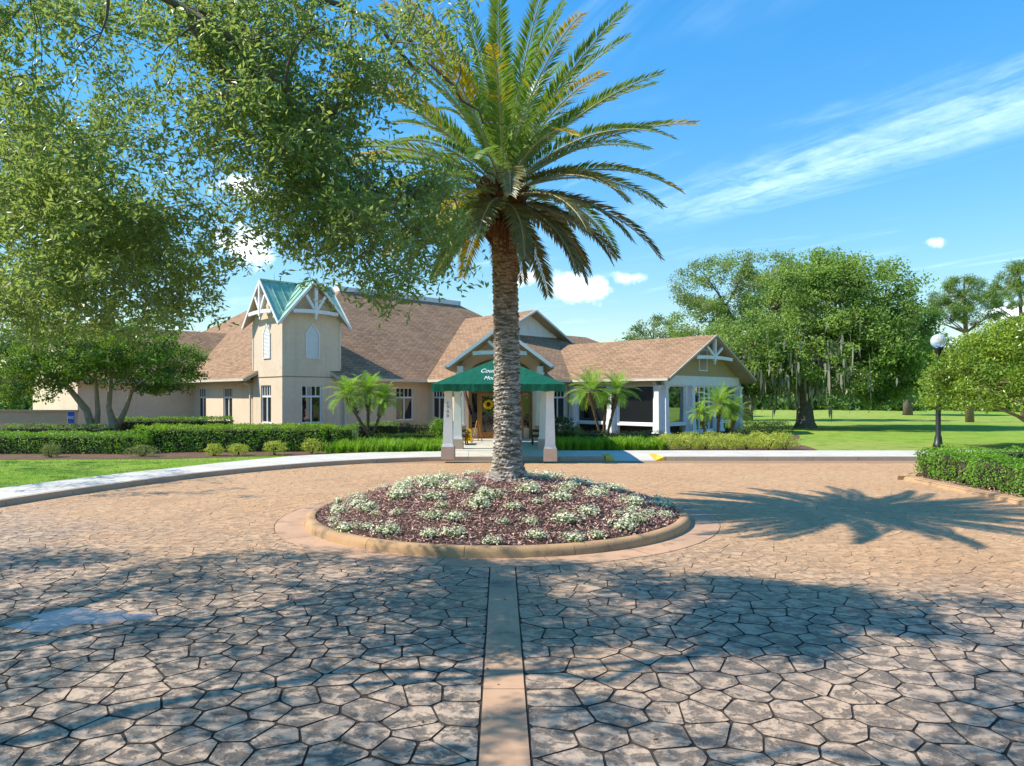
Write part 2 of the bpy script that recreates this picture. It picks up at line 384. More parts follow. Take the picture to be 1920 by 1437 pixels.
    c = mixc(nt, mth(nt, 'MULTIPLY', nearf, .85), c, greyer)
    fine = smooth(nt, noise(nt, 26, 4, .65), .35, .75)
    rd = nd(nt, 'ShaderNodeVectorMath', {0: P, 1: (ISL.x, ISL.y, 0)}, operation='DISTANCE').outputs['Value']
    rub = mth(nt, 'MAXIMUM', mth(nt, 'MULTIPLY', smooth(nt, mth(nt, 'ABSOLUTE', mth(nt, 'SUBTRACT', rd, 6.4)), .5, .05), .3), mth(nt, 'MULTIPLY', smooth(nt, mth(nt, 'ABSOLUTE', mth(nt, 'SUBTRACT', rd, 8.1)), .55, .05), .24))
    c = mixc(nt, mth(nt, 'MULTIPLY', rub, smooth(nt, noise(nt, .5, 5, .6), .35, .7)), c, (.26, .18, .125))
    oil = smooth(nt, noise(nt, .75, 5, .6), .66, .74)
    c = mixc(nt, mth(nt, 'MULTIPLY', oil, .35), c, (.16, .125, .10))
    c = mixc(nt, mth(nt, 'MULTIPLY', fine, .3), c, (.27, .19, .14))
    mp = nd(nt, 'ShaderNodeMapping', {'Vector': P, 'Scale': (1, 1.35, 1), 'Rotation': (0, 0, .5)})
    pit = smooth(nt, noise(nt, 5.2, 7, .72, mp.outputs[0], .4), 0.46, .60)
    pf = mth(nt, 'MULTIPLY', pit, mth(nt, 'ADD', mth(nt, 'MULTIPLY', nearf, .68), .10))
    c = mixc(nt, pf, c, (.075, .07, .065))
    rg = mth(nt, 'ADD', .62, mth(nt, 'MULTIPLY', fine, .25))
    b = nd(nt, 'ShaderNodeBsdfPrincipled', {'Base Color': c, 'Roughness': rg, 'Specular IOR Level': .35})
    h = mth(nt, 'ADD', noise(nt, 9, 6, .65), mth(nt, 'MULTIPLY', pit, -.5))
    bu = nd(nt, 'ShaderNodeBump', {'Height': h, 'Strength': .85, 'Distance': .03}); nt.links.new(bu.outputs[0], b.inputs['Normal'])
    finish(nt, b.outputs[0]); M['paver'] = m
    m, nt = newmat('paving joints')
    sp = nd(nt, 'ShaderNodeSeparateXYZ', {0: pos(nt)})
    wear = mth(nt, 'ADD', mth(nt, 'ADD', sp.outputs[1], mth(nt, 'MULTIPLY', sp.outputs[0], .35)), mth(nt, 'MULTIPLY', mth(nt, 'SUBTRACT', noise(nt, .22, 5, .6), .5), 16.0))  # noisy position along the drive, as for the paving
    c = mixc(nt, smooth(nt, wear, 14.0, 7.0), (.34, .21, .125), (.052, .044, .038))  # joints get darker towards the camera end of the drive
    finish(nt, nd(nt, 'ShaderNodeBsdfPrincipled', {'Base Color': c, 'Roughness': .95, 'Specular IOR Level': .1}).outputs[0]); M['jointbed'] = m
    # lawn
    m, nt = newmat('mown lawn')
    f = smooth(nt, noise(nt, .12, 6, .6), .35, .68)
    c = mixc(nt, f, (.25, .39, .045), (.32, .44, .065))
    c = mixc(nt, smooth(nt, noise(nt, .035, 4, .6), .42, .6), c, (.40, .43, .11))
    c = mixc(nt, smooth(nt, noise(nt, .9, 5, .7), .42, .7), c, (.16, .29, .028))
    c = mixc(nt, mth(nt, 'MULTIPLY', smooth(nt, noise(nt, .28, 6, .7), .5, .72), .6), c, (.36, .37, .10))
    c = mixc(nt, mth(nt, 'MULTIPLY', noise(nt, 30, 3, .7), .5), c, (.12, .22, .02))
    b = nd(nt, 'ShaderNodeBsdfPrincipled', {'Base Color': c, 'Roughness': .9, 'Specular IOR Level': .1})
    bu = nd(nt, 'ShaderNodeBump', {'Height': noise(nt, 40, 5, .7), 'Strength': .9, 'Distance': .05}); nt.links.new(bu.outputs[0], b.inputs['Normal'])
    finish(nt, b.outputs[0]); M['lawn'] = m
    # palm trunk
    m, nt = newmat('ringed palm trunk')
    P = pos(nt); sp = nd(nt, 'ShaderNodeSeparateXYZ', {0: P})
    mp = nd(nt, 'ShaderNodeMapping', {'Vector': P, 'Scale': (3, 3, 13)})
    n = noise(nt, 1.6, 6, .7, mp.outputs[0])
    up = smooth(nt, sp.outputs[2], 3.2, 5.6)
    light = mixc(nt, up, (.52, .46, .40), (.50, .31, .19)); dark = mixc(nt, up, (.13, .11, .09), (.20, .115, .065))
    c = mixc(nt, smooth(nt, n, .40, .62), dark, light)
    g = smooth(nt, noise(nt, 4, 5, .7), .55, .75); low = smooth(nt, sp.outputs[2], 1.1, .6)
    c = mixc(nt, mth(nt, 'MULTIPLY', g, mth(nt, 'ADD', low, .1, clamp=True)), c, (.14, .16, .07))
    b = nd(nt, 'ShaderNodeBsdfPrincipled', {'Base Color': c, 'Roughness': .95, 'Specular IOR Level': .1})
    bu = nd(nt, 'ShaderNodeBump', {'Height': n, 'Strength': .7, 'Distance': .05}); nt.links.new(bu.outputs[0], b.inputs['Normal'])
    finish(nt, b.outputs[0]); M['palmtrunk'] = m
    # thin standing water
    m, nt = newmat('thin rainwater film')
    g = nd(nt, 'ShaderNodeBsdfGlossy', {'Roughness': .03, 'Color': (1, 1, 1, 1)}); t = nd(nt, 'ShaderNodeBsdfTransparent', {'Color': (.72, .72, .74, 1)})
    fr = nd(nt, 'ShaderNodeFresnel', {'IOR': 1.33})
    mx = nd(nt, 'ShaderNodeMixShader', {0: mth(nt, 'ADD', mth(nt, 'MULTIPLY', fr.outputs[0], 1.0), .03), 1: t.outputs[0], 2: g.outputs[0]}); finish(nt, mx.outputs[0]); M['water'] = m
special()
M['oakleaf'] = leafmat('oak leaves', (.125, .20, .050), (.285, .39, .10), (.16, .245, .058), trans=.48, rough=.36, clump=1.1, tcol=(.56, .70, .14), spec=.5)
M['faroak'] = leafmat('bright live oak leaves', (0.184, 0.293, 0.057), (0.333, 0.471, 0.098), (0.132, 0.218, 0.046), trans=.4, clump=.35, tcol=(0.529, 0.690, 0.138))
M['paleoak'] = leafmat('pale dry oak leaves', (0.217, 0.292, 0.100), (0.316, 0.384, 0.141), (0.151, 0.208, 0.075), trans=.3, clump=.35)
M['darkoak'] = leafmat('deep green leaves', (0.060, 0.128, 0.027), (0.112, 0.210, 0.042), (0.045, 0.090, 0.021), trans=.28, clump=.4)
M['pine'] = leafmat('pine needles', (0.136, 0.238, 0.051), (0.255, 0.357, 0.076), (0.085, 0.153, 0.043), trans=.25, clump=.5)
M['ligust'] = leafmat('glossy yellow green leaves', (0.192, 0.300, 0.030), (0.384, 0.475, 0.049), (0.083, 0.167, 0.025), trans=.3, rough=.3, clump=.8, spec=.5)
M['myrtle'] = leafmat('mid green leaves', (0.103, 0.216, 0.028), (0.259, 0.397, 0.048), (0.086, 0.164, 0.024), trans=.35, clump=.8)
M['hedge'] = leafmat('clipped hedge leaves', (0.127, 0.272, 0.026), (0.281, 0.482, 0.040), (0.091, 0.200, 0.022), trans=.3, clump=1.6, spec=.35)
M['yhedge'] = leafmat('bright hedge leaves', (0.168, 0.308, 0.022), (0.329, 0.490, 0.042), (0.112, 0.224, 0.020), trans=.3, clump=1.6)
M['box'] = leafmat('boxwood leaves', (0.109, 0.263, 0.025), (0.254, 0.480, 0.045), (0.090, 0.190, 0.021), trans=.3, clump=2.2)
M['gold'] = leafmat('gold variegated leaves', (0.359, 0.434, 0.053), (0.628, 0.643, 0.113), (0.194, 0.299, 0.045), trans=.3, clump=2.0)
M['dusky'] = leafmat('dull variegated leaves', (0.192, 0.240, 0.072), (0.324, 0.360, 0.120), (0.096, 0.132, 0.042), trans=.25, clump=2.0)
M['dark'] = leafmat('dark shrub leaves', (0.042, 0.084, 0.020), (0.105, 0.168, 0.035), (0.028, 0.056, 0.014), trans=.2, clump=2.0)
M['lily'] = leafmat('strap leaves', (0.143, 0.299, 0.016), (0.305, 0.507, 0.039), (0.098, 0.221, 0.016), trans=.35, clump=1.2)
M['flowers'] = leafmat('creamy white flowers', (0.682, 0.693, 0.506), (0.858, 0.836, 0.660), (0.550, 0.583, 0.396), trans=.2, clump=4)
M['flowergreen'] = leafmat('flower leaves', (.14, .20, .06), (.24, .31, .10), trans=.3, clump=4)
M['chip'] = leafmat('mulch chips', (0.230, 0.122, 0.098), (0.809, 0.526, 0.445), (0.379, 0.202, 0.161), trans=.0, rough=.9, clump=3)
M['grass'] = leafmat('grass blades', (0.150, 0.319, 0.021), (0.273, 0.468, 0.046), (0.104, 0.234, 0.016), trans=.35, clump=.8)
M['frond'] = leafmat('palm leaflets', (0.125, 0.243, 0.034), (0.233, 0.359, 0.057), (0.087, 0.164, 0.031), trans=.3, rough=.35, clump=1.2, spec=.5, tcol=(0.389, 0.543, 0.057))
M['frondold'] = leafmat('olive palm leaflets', (0.156, 0.156, 0.055), (0.250, 0.235, 0.077), (0.101, 0.110, 0.044), trans=.25, rough=.4, clump=1.2, spec=.4)
M['frondyel'] = leafmat('yellowed palm leaflets', (.44, .34, .015), (.62, .44, .02), (.28, .28, .02), trans=.35, rough=.4, clump=1.2)
M['rachis'] = surf('pale frond stalk', (.44, .40, .24), (.36, .33, .18), 6, rough=.6)
M['boot'] = surf('rusty palm boots', (.20, .085, .035), (.11, .045, .02), 14, rough=.95, bump=.8, bscale=30)
M['pygmy'] = leafmat('bright feathery fronds', (0.174, 0.362, 0.026), (0.362, 0.594, 0.051), (0.131, 0.261, 0.020), trans=.4, clump=2, tcol=(0.580, 0.797, 0.072))
M['pygtrunk'] = surf('knobbly brown trunk', (.22, .14, .085), (.10, .062, .04), 18, rough=.95, bump=.9, bscale=30, stain=((.34, .27, .21), 12, .58, .72))
M['moss'] = leafmat('grey hanging moss', (.26, .26, .20), (.38, .37, .29), (.20, .20, .15), trans=.3, clump=.8)

# ------------------------------------------------------------------ ground, drive, walks
ctl = [(-12.6, -14), (-12.4, -4), (-12.2, 4), (-12.0, 9.5), (-11.9, 12.6), (-11.5, 15.5), (-10.7, 18.3), (-9.27, 21.5), (-7.0, 24.3), (-4.4, 26.0), (-2.2, 26.55), (2, 26.62), (9.2, 26.62), (16, 26.65), (26, 26.8), (60, 28)]
def catmull(c, n):
    out = []
    for i in range(len(c)-1):
        p = [Vector(c[max(i-1, 0)]), Vector(c[i]), Vector(c[i+1]), Vector(c[min(i+2, len(c)-1)])]
        for k in range(n):
            t = k/n; out.append(.5*((2*p[1])+(p[2]-p[0])*t+(2*p[0]-5*p[1]+4*p[2]-p[3])*t*t+(3*p[1]-p[0]-3*p[2]+p[3])*t**3))
    out.append(Vector(c[-1])); return out
def resample(P, step):
    out = [P[0]]; acc = 0
    for a, b in zip(P, P[1:]):
        L = (b-a).length; d = step-acc
        while d <= L:
            out.append(a+(b-a)*(d/L)); d += step
        acc = (acc+L) % step if L else acc
    return out
EDGE = resample([Vector((p.x, p.y)) for p in catmull(ctl, 14)], .25)
def nrm(i):
    a, b = EDGE[max(i-1, 0)], EDGE[min(i+1, len(EDGE)-1)]; t = (b-a).normalized(); return Vector((-t.y, t.x))
def walk_w(p):
    if p.x < -9.3: return 2.0
    if p.x < -6.5: return 2.0+(p.x+9.3)/2.8*1.05
    return 3.05
EN = [nrm(i) for i in range(len(EDGE))]

g = MB(); g.poly([(-1800, -1200, -.07), (1800, -1200, -.07), (1800, 2600, -.07), (-1800, 2600, -.07)]); go = g.build('ground', M['lawn']); tag(go, 'flat grassy ground reaching to the horizon', 'ground', kind='structure')
# lawn: from under the walk out to the horizon
lw = MB()
for i in range(0, len(EDGE)-4, 4):
    a, b = EDGE[i], EDGE[i+4]; na, nb = EN[i], EN[i+4]
    q = [a+na*.6, b+nb*.6]
    for (d0, d1) in ((1.9, 9), (9, 40), (40, 2400)):
        A, B, C, D = a+na*d0, b+nb*d0, b+nb*d1, a+na*d1
        if d0 > 5:   # spread outwards from a common centre so the strips never cross
            c0 = Vector((0, 10))
            da, db = (a-c0).normalized(), (b-c0).normalized()
            A, B = a+na*9+da*(d0-9), b+nb*9+db*(d0-9); C, D = b+nb*9+db*(d1-9), a+na*9+da*(d1-9)
        lw.poly([(D.x, D.y, .12), (C.x, C.y, .12), (B.x, B.y, .12), (A.x, A.y, .12)])
lo = lw.build('lawn', M['lawn']); tag(lo, 'mown green lawn stretching behind the clubhouse', 'lawn', kind='structure')

# sidewalk slabs and kerb stones, each its own piece
def strip_piece(i0, i1, d0, d1, z0, z1, gap=.006, edge_drop=0.0):
    """a curved block between two offsets from the road edge"""
    m = MB(); idx = list(range(i0, i1+1)); 
    def P(i, d, z):
        v = EDGE[i]+EN[i]*d; t = Vector((EN[i].y, -EN[i].x))
        if i == i0: v = v+t*gap
        if i == i1: v = v-t*gap
        return (v.x, v.y, z)
    f0 = [d0(i) for i in idx]; f1 = [d1(i) for i in idx]
    for k in range(len(idx)-1):
        i, j = idx[k], idx[k+1]
        m.poly([P(i, f0[k], z1), P(j, f0[k+1], z1), P(j, f1[k+1], z1), P(i, f1[k], z1)], sm=False)
        m.poly([P(i, f0[k]-edge_drop, z0), P(j, f0[k+1]-edge_drop, z0), P(j, f0[k+1], z1), P(i, f0[k], z1)])
        m.poly([P(i, f1[k], z0), P(i, f1[k], z1), P(j, f1[k+1], z1), P(j, f1[k+1], z0)])
    for (k, i, fl) in ((0, i0, 1), (len(idx)-1, i1, 0)):
        q = [P(i, f0[k]-edge_drop, z0), P(i, f0[k], z1), P(i, f1[k], z1), P(i, f1[k], z0)]
        m.poly(q if not fl else q[::-1])
    return m
RAMP = (3.95, 5.5)
sw = empty('sidewalk', (0, 28, 0)); tag(sw, 'pale concrete sidewalk curving round the drive', 'sidewalk', kind='structure')
kb = empty('kerb', (0, 26.6, 0)); tag(kb, 'tan kerb edging the curved sidewalk', 'kerb', kind='structure')
i = 0
while i+7 < len(EDGE):
    x = EDGE[i+3].x; y = EDGE[i+3].y
    if y > 6 and x < 34:
        n = 7
        # keep the joints on the ramp edges
        if y > 26 and EDGE[i].x < RAMP[0]-.35 <= EDGE[i+n].x: n = max(2, min(range(2, 9), key=lambda k: abs(EDGE[i+k].x-(RAMP[0]-.35))))
        if y > 26 and EDGE[i].x < RAMP[1]+.35 <= EDGE[i+n].x: n = max(2, min(range(2, 9), key=lambda k: abs(EDGE[i+k].x-(RAMP[1]+.35))))
        mid = (EDGE[i].x+EDGE[i+n].x)/2
        in_ramp = y > 26 and RAMP[0]-.4 < mid < RAMP[1]+.4
        if in_ramp:
            strip_piece(i, i+n, lambda k: 1.35, lambda k: walk_w(EDGE[k]), -.05, .15).build('slab', M['concrete'], sw)
        else:
            strip_piece(i, i+n, lambda k: .165, lambda k: walk_w(EDGE[k]), -.05, .15).build('slab', M['concrete'], sw)
            strip_piece(i, i+n, lambda k: .02, lambda k: .155, -.06, .146, edge_drop=.03).build('kerb_stone', M['curb'], kb)
        i += n
    else: i += 7
ry = 26.62
r = MB(); r.hexa([(RAMP[0], ry-.02, -.06), (RAMP[1], ry-.02, -.06), (RAMP[1], ry+1.36, -.06), (RAMP[0], ry+1.36, -.06), (RAMP[0], ry-.02, .006), (RAMP[1], ry-.02, .006), (RAMP[1], ry+1.36, .15), (RAMP[0], ry+1.36, .15)])
r.build('ramp', M['concrete'], sw)
for (xa, xb) in ((RAMP[0]-.36, RAMP[0]), (RAMP[1], RAMP[1]+.36)):
    a, b = (xa, xb) if xa < RAMP[0] else (xb, xa)     # a = high side, b = low side next to the ramp
    f = MB()
    for P3 in ([(a, ry, .15), (b, ry, .008), (b, ry+1.34, .148), (a, ry+1.34, .15)], [(a, ry, -.05), (b, ry, -.05), (b, ry, .008), (a, ry, .15)]):
        f.poly(P3 if a < b else P3[::-1])
    f.build('painted_flare', M['yellowpaint'], sw)
# entry walk to the doors
ew = empty('entry_walk', (-.6, 33, 0)); tag(ew, 'pale concrete walk under the green canopy', 'walkway', kind='structure')
ys = [29.68, 31.3, 32.95, 34.6, 36.2, 37.6]
for a, b in zip(ys, ys[1:]):
    m = MB(); m.hexa([(-3.0, a+.006, -.05), (1.75, a+.006, -.05), (1.75, b-.006, -.05), (-3.0, b-.006, -.05), (-3.0, a+.006, .156), (1.75, a+.006, .156), (1.75, b-.006, .17), (-3.0, b-.006, .17)]); m.build('slab', M['concrete'], ew)

# stamped paving
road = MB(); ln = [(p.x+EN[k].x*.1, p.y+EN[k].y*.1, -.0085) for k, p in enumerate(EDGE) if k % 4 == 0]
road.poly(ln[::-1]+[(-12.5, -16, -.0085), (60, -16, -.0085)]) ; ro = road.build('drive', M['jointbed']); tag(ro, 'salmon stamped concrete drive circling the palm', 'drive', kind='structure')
RIGHT_ISLAND = [(11.62, -12), (11.62, 20.0), (11.75, 20.75), (12.2, 21.35), (13.0, 21.7), (34, 22.6), (34, -12)]
def on_road(x, y):
    if (x-ISL.x)**2+(y-ISL.y)**2 < R_APR**2: return False
    if cross_poly(RIGHT_ISLAND, x, y) and x > 11.9 and y < 21.2: return False
    return True
ROADP = [(p.x+EN[k].x*.25, p.y+EN[k].y*.25) for k, p in enumerate(EDGE) if k % 4 == 0]+[(60, -16), (-12.5, -16)]
def band_line(y): return -.05-.0158*(y-4.68)
SP = .345
def stones():
    seeds = {}
    nx0, nx1, ny0, ny1 = int(-15/SP), int(27/SP), int(1.6/SP), int(27.2/SP)
    rr = random.Random(3)
    for iy in range(ny0, ny1):
        for ix in range(nx0, nx1):
            seeds[ix, iy] = ((ix+.5*(iy % 2)+rr.uniform(-.36, .36))*SP, (iy+rr.uniform(-.36, .36))*SP*.93)
    near, far = [], []
    for (ix, iy), (x, y) in seeds.items():
        if abs(x) > .80*y+2.2 or not cross_poly(ROADP, x, y): continue
        if (x-ISL.x)**2+(y-ISL.y)**2 < (R_APR+.03)**2: continue
        if not on_road(x, y): continue
        hw = .178; bl = band_line(y)
        inband = abs(x-bl) < hw+.02 and y < 10.3
        if inband: continue
        gap = .0042 if y < 8 else (.0032 if y < 11 else .0018)
        poly = [(x-.8, y-.8), (x+.8, y-.8), (x+.8, y+.8), (x-.8, y+.8)]
        planes = []
        for dy in (-2, -1, 0, 1, 2):
            for dx in (-2, -1, 0, 1, 2):
                s = seeds.get((ix+dx, iy+dy))
                if s is None or (dx == 0 and dy == 0): continue
                if (abs(s[0]-band_line(s[1])) < hw+.02 and s[1] < 10.3): continue
                if (s[0]-ISL.x)**2+(s[1]-ISL.y)**2 < (R_APR+.03)**2: continue
                if y < 10.3 and (s[0]-bl)*(x-bl) < 0: continue
                vx, vy = s[0]-x, s[1]-y; l = math.hypot(vx, vy)
                planes.append((vx/l, vy/l, (s[0]*s[0]+s[1]*s[1]-x*x-y*y)/(2*l)-gap))
        if y < 10.6:
            sg = 1 if x > bl else -1
            planes.append((-sg, -sg*.0158, -sg*(band_line(0)+sg*(hw+.012)))) 
        dx, dy = x-ISL.x, y-ISL.y; l = math.hypot(dx, dy)
        if l < R_APR+1.2: planes.append((-dx/l, -dy/l, -(dx/l*ISL.x+dy/l*ISL.y+R_APR+.012)))
        for (a, b, c) in planes:
            out = []
            for k in range(len(poly)):
                p, q = poly[k], poly[(k+1) % len(poly)]
                sp_, sq = a*p[0]+b*p[1]-c, a*q[0]+b*q[1]-c
                if sp_ <= 0: out.append(p)
                if sp_*sq < 0:
                    t = sp_/(sp_-sq); out.append((p[0]+(q[0]-p[0])*t, p[1]+(q[1]-p[1])*t))
            poly = out
            if len(poly) < 3: break
        if len(poly) < 3: continue
        # drop slivers of edges
        pp = [p for k, p in enumerate(poly) if math.hypot(p[0]-poly[k-1][0], p[1]-poly[k-1][1]) > .02]
        if len(pp) < 3: continue
        ar = abs(sum(pp[k][0]*pp[(k+1) % len(pp)][1]-pp[(k+1) % len(pp)][0]*pp[k][1] for k in range(len(pp))))/2
        if ar < .006: continue
        vis = abs(x)/y < .77 and y > 4.5
        (near if vis else far).append((ar/y**2.2, x, y, pp))
    near.sort(key=lambda t: -t[0])
    return near[:300], near[300:]+far
def stone_mesh(mb, pp, x, y, rounded, rr):
    cx = sum(p[0] for p in pp)/len(pp); cy = sum(p[1] for p in pp)/len(pp)
    if rounded:
        q = []
        for k in range(len(pp)):
            p, n_, b = pp[k], pp[(k+1) % len(pp)], pp[k-1]
            for (o, t) in ((b, .10), (n_, .10)):
                q.append((p[0]+(o[0]-p[0])*t+rr.uniform(-.004, .004), p[1]+(o[1]-p[1])*t+rr.uniform(-.004, .004)))
        pp = q
    ins = .0065 if y < 10 else .004; dep = .012 if y < 9 else .006; tz = rr.uniform(-.001, .001)
    tx, ty = rr.uniform(-.004, .004), rr.uniform(-.004, .004)
    top = []
    for p in pp:
        dx, dy = p[0]-cx, p[1]-cy; l = math.hypot(dx, dy); s = max(l-ins, l*.5)/l
        top.append((cx+dx*s, cy+dy*s, tz+tx*dx+ty*dy))
    low = [(p[0], p[1], -dep) for p in pp]
    b = len(mb.v); n = len(pp); mb.v += top+low
    mb.f.append(tuple(range(b, b+n))); mb.sm.append(False); mb.m.append(0); mb.uv.append([(0, 0)]*n)
    for k in range(n):
        mb.f.append((b+k, b+n+k, b+n+(k+1) % n, b+(k+1) % n)); mb.sm.append(False); mb.m.append(1); mb.uv.append([(0, 0)]*4)
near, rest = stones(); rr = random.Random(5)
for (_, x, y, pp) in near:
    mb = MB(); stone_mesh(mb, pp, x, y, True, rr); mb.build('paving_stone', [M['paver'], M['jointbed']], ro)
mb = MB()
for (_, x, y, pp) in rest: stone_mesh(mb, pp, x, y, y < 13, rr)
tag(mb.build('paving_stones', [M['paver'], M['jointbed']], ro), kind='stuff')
bd = MB()
for (a, b) in ((-4.0, 1.2), (1.21, 5.9), (5.91, 10.16)):
    m = MB(); m.hexa([(band_line(a)-.175, a, -.05), (band_line(a)+.175, a, -.05), (band_line(b)+.175, b, -.05), (band_line(b)-.175, b, -.05),
        (band_line(a)-.175, a, .002), (band_line(a)+.175, a, .002), (band_line(b)+.175, b, .002), (band_line(b)-.175, b, .002)]); m.build('smooth_band', M['apron'], ro)
# apron ring round the island, in panels
for k in range(16):
    m = MB(); a0, a1 = 2*math.pi*k/16+.0016+.2, 2*math.pi*(k+1)/16-.0016+.2; n = 6
    A = [(ISL.x+math.cos(a0+(a1-a0)*j/n)*r_, ISL.y+math.sin(a0+(a1-a0)*j/n)*r_) for r_ in (R_ISL-.25, R_APR) for j in range(n+1)]
    for j in range(n):
        p0, p1, p2, p3 = A[j], A[j+1], A[n+1+j+1], A[n+1+j]
        m.poly([(*p0, .003), (*p3, .003), (*p2, .003), (*p1, .003)]); m.poly([(*p3, .003), (*p3, -.05), (*p2, -.05), (*p2, .003)])
    m.build('apron_panel', M['apron'], ro)
pud = MB(); rr = random.Random(9); c = Vector((-4.85, 7.75)); pl = []
for k in range(34):
    a = 2*math.pi*k/34; s = 1+.28*math.sin(3*a+1)+.16*math.sin(7*a)+rr.uniform(-.08, .08)
    pl.append((c.x+.62*s*math.cos(a)+.12*math.sin(a), c.y+.34*s*math.sin(a), .0065))
pud.poly(pl); tag(pud.build('puddle', M['water']), 'shallow puddle reflecting the sky on the paving', 'puddle', kind='structure')

n = 900; P = np.stack([RNG.uniform(-9, 8, n), RNG.uniform(3.5, 13, n), np.full(n, .006)], 1); P = P[(np.hypot(P[:, 0]-ISL.x, P[:, 1]-ISL.y) > R_ISL+.03) & (RNG.random(n) < np.clip(.75-P[:, 0]*.05, .15, 1))]; n = len(P)
V, F = leaf_geo(P, np.tile([0, 0, 1.], (n, 1))+RNG.normal(size=(n, 3))*.25, RNG.uniform(.03, .075, n), RNG.uniform(.012, .028, n), .08)
FALLEN = (V, F)
# ------------------------------------------------------------------ palm island
pi = empty('planting_island', ISL); tag(pi, 'round kerbed mulch bed with white flowers under the tall palm', 'planting bed')
prof = [(R_ISL, -.05), (R_ISL-.015, .08), (R_ISL-.04, .125), (R_ISL-.075, .15), (R_ISL-.12, .158), (R_ISL-.20, .155), (R_ISL-.225, .14), (R_ISL-.23, .0)]
for k in range(14):
    m = MB(); a0, a1 = 2*math.pi*k/14-1.24+.0012, 2*math.pi*(k+1)/14-1.24-.0012; n = 8; b = 0
    for j in range(n+1):
        a = a0+(a1-a0)*j/n
        for (r_, z) in prof: m.v.append((ISL.x+r_*math.cos(a), ISL.y+r_*math.sin(a), z))
    q = len(prof)
    for j in range(n):
        for i in range(q-1):
            m.f.append((j*q+i, (j+1)*q+i, (j+1)*q+i+1, j*q+i+1)); m.m.append(0); m.uv.append([(0, 0)]*4); m.sm.append(True)
    for j, fl in ((0, 0), (n, 1)):
        t = [m.v[j*q+i] for i in range(q)]; m.poly(t[::-1] if fl else t)
    m.build('kerb_stone', M['islandcurb'], pi)
def mound(r_): return .115+.66*(1-(min(r_, 3.72)/3.72)**1.8)
m = MB(); NR, NA = 16, 56
for i in range(NR+1):
    for k in range(NA):
        r_ = 3.70*i/NR; a = 2*math.pi*k/NA
        m.v.append((ISL.x+r_*math.cos(a), ISL.y+r_*math.sin(a), mound(r_)+random.uniform(-.012, .012)))
for i in range(NR):
    for k in range(NA):
        m.f.append((i*NA+k, (i+1)*NA+k, (i+1)*NA+(k+1) % NA, i*NA+(k+1) % NA)); m.m.append(0); m.uv.append([(0, 0)]*4); m.sm.append(True)
m.build('soil_mound', M['islmulch'], pi)
n = 30000; rad = 3.68*np.sqrt(RNG.random(n)); ang = RNG.random(n)*2*np.pi
P = np.stack([ISL.x+rad*np.cos(ang), ISL.y+rad*np.sin(ang), .115+.66*(1-(rad/3.72)**1.8)+RNG.random(n)*.035], 1)
N = np.tile([0, 0, 1.0], (n, 1))+RNG.normal(size=(n, 3))*.55
V, F = leaf_geo(P, N, RNG.uniform(.035, .11, n), RNG.uniform(.012, .03, n), fold=.05)
tag(np_mesh('mulch_chips', V, F, M['chip'], pi), kind='stuff')
# flowering plants
def flower_mesh(seed):
    g_ = np.random.default_rng(seed); n = 210
    d = unit(g_.normal(size=(n, 3))*[1, 1, .8]+[0, 0, .35]); d[:, 2] = np.abs(d[:, 2])
    P = d*np.array([.19, .19, .17])*g_.uniform(.55, 1.08, (n, 1))*(1+.25*np.sin(3*np.arctan2(d[:, 1], d[:, 0])+seed))[:, None]
    a = leaf_geo(P, d+g_.normal(size=(n, 3))*.5, g_.uniform(.03, .055, n), .03, .1)
    n2 = 150; d2 = unit(g_.normal(size=(n2, 3))*[1, 1, .5]+[0, 0, .3])
    P2 = d2*np.array([.17, .17, .13])*g_.uniform(.3, .95, (n2, 1)); P2[:, 2] = np.abs(P2[:, 2])
    b = leaf_geo(P2, d2+g_.normal(size=(n2, 3))*.6, g_.uniform(.05, .08, n2), .022, .1)
    return a, b
FM = []
for sd in range(4):
    a, b = flower_mesh(40+sd); r_ = empty('flowering_plant')
    np_mesh('blossoms', *a, M['flowers'], r_); np_mesh('foliage', *b, M['flowergreen'], r_); FM.append(r_)
fpos = []; rr = random.Random(21)
for ring, (r_, n) in enumerate(((3.4, 36), (2.8, 30), (2.15, 22), (1.5, 14), (1.0, 6))):
    for k in range(n):
        a = 2*math.pi*(k+.5*(ring % 2)+rr.uniform(-.3, .3))/n; q = r_+rr.uniform(-.2, .2)
        fpos.append((ring, ISL.x+q*math.cos(a), ISL.y+q*math.sin(a), mound(q)+.01, rr.choice([.55, .75, .95, 1.1, 1.3])*rr.uniform(.9, 1.1)))
used = set()
FLAB = ['creamy white flowering plant in the outermost row, beside the round kerb', 'creamy white flowering plant in the second row inside the round kerb', 'creamy white flowering plant in the middle row of the palm bed', 'creamy white flowering plant in the row near the palm trunk', 'creamy white flowering plant right against the palm trunk base']
for k, (ring, x, y, z, s) in enumerate(fpos):
    v = rr.randrange(4)
    if v not in used: o = FM[v]; used.add(v)
    else:
        o = FM[v].copy(); COL.objects.link(o)
        for ch in FM[v].children:
            c_ = ch.copy(); COL.objects.link(c_); c_.parent = o
    o.location = (x, y, z); o.scale = (s*1.1, s*1.1, s*rr.uniform(.68, .86)); o.rotation_euler = (0, 0, rr.uniform(0, 6.28))
    tag(o, FLAB[ring], 'flower', 'white flowers in the round bed')
for v in range(4):
    if v not in used:
        for ch in list(FM[v].children): bpy.data.objects.remove(ch)
        bpy.data.objects.remove(FM[v])

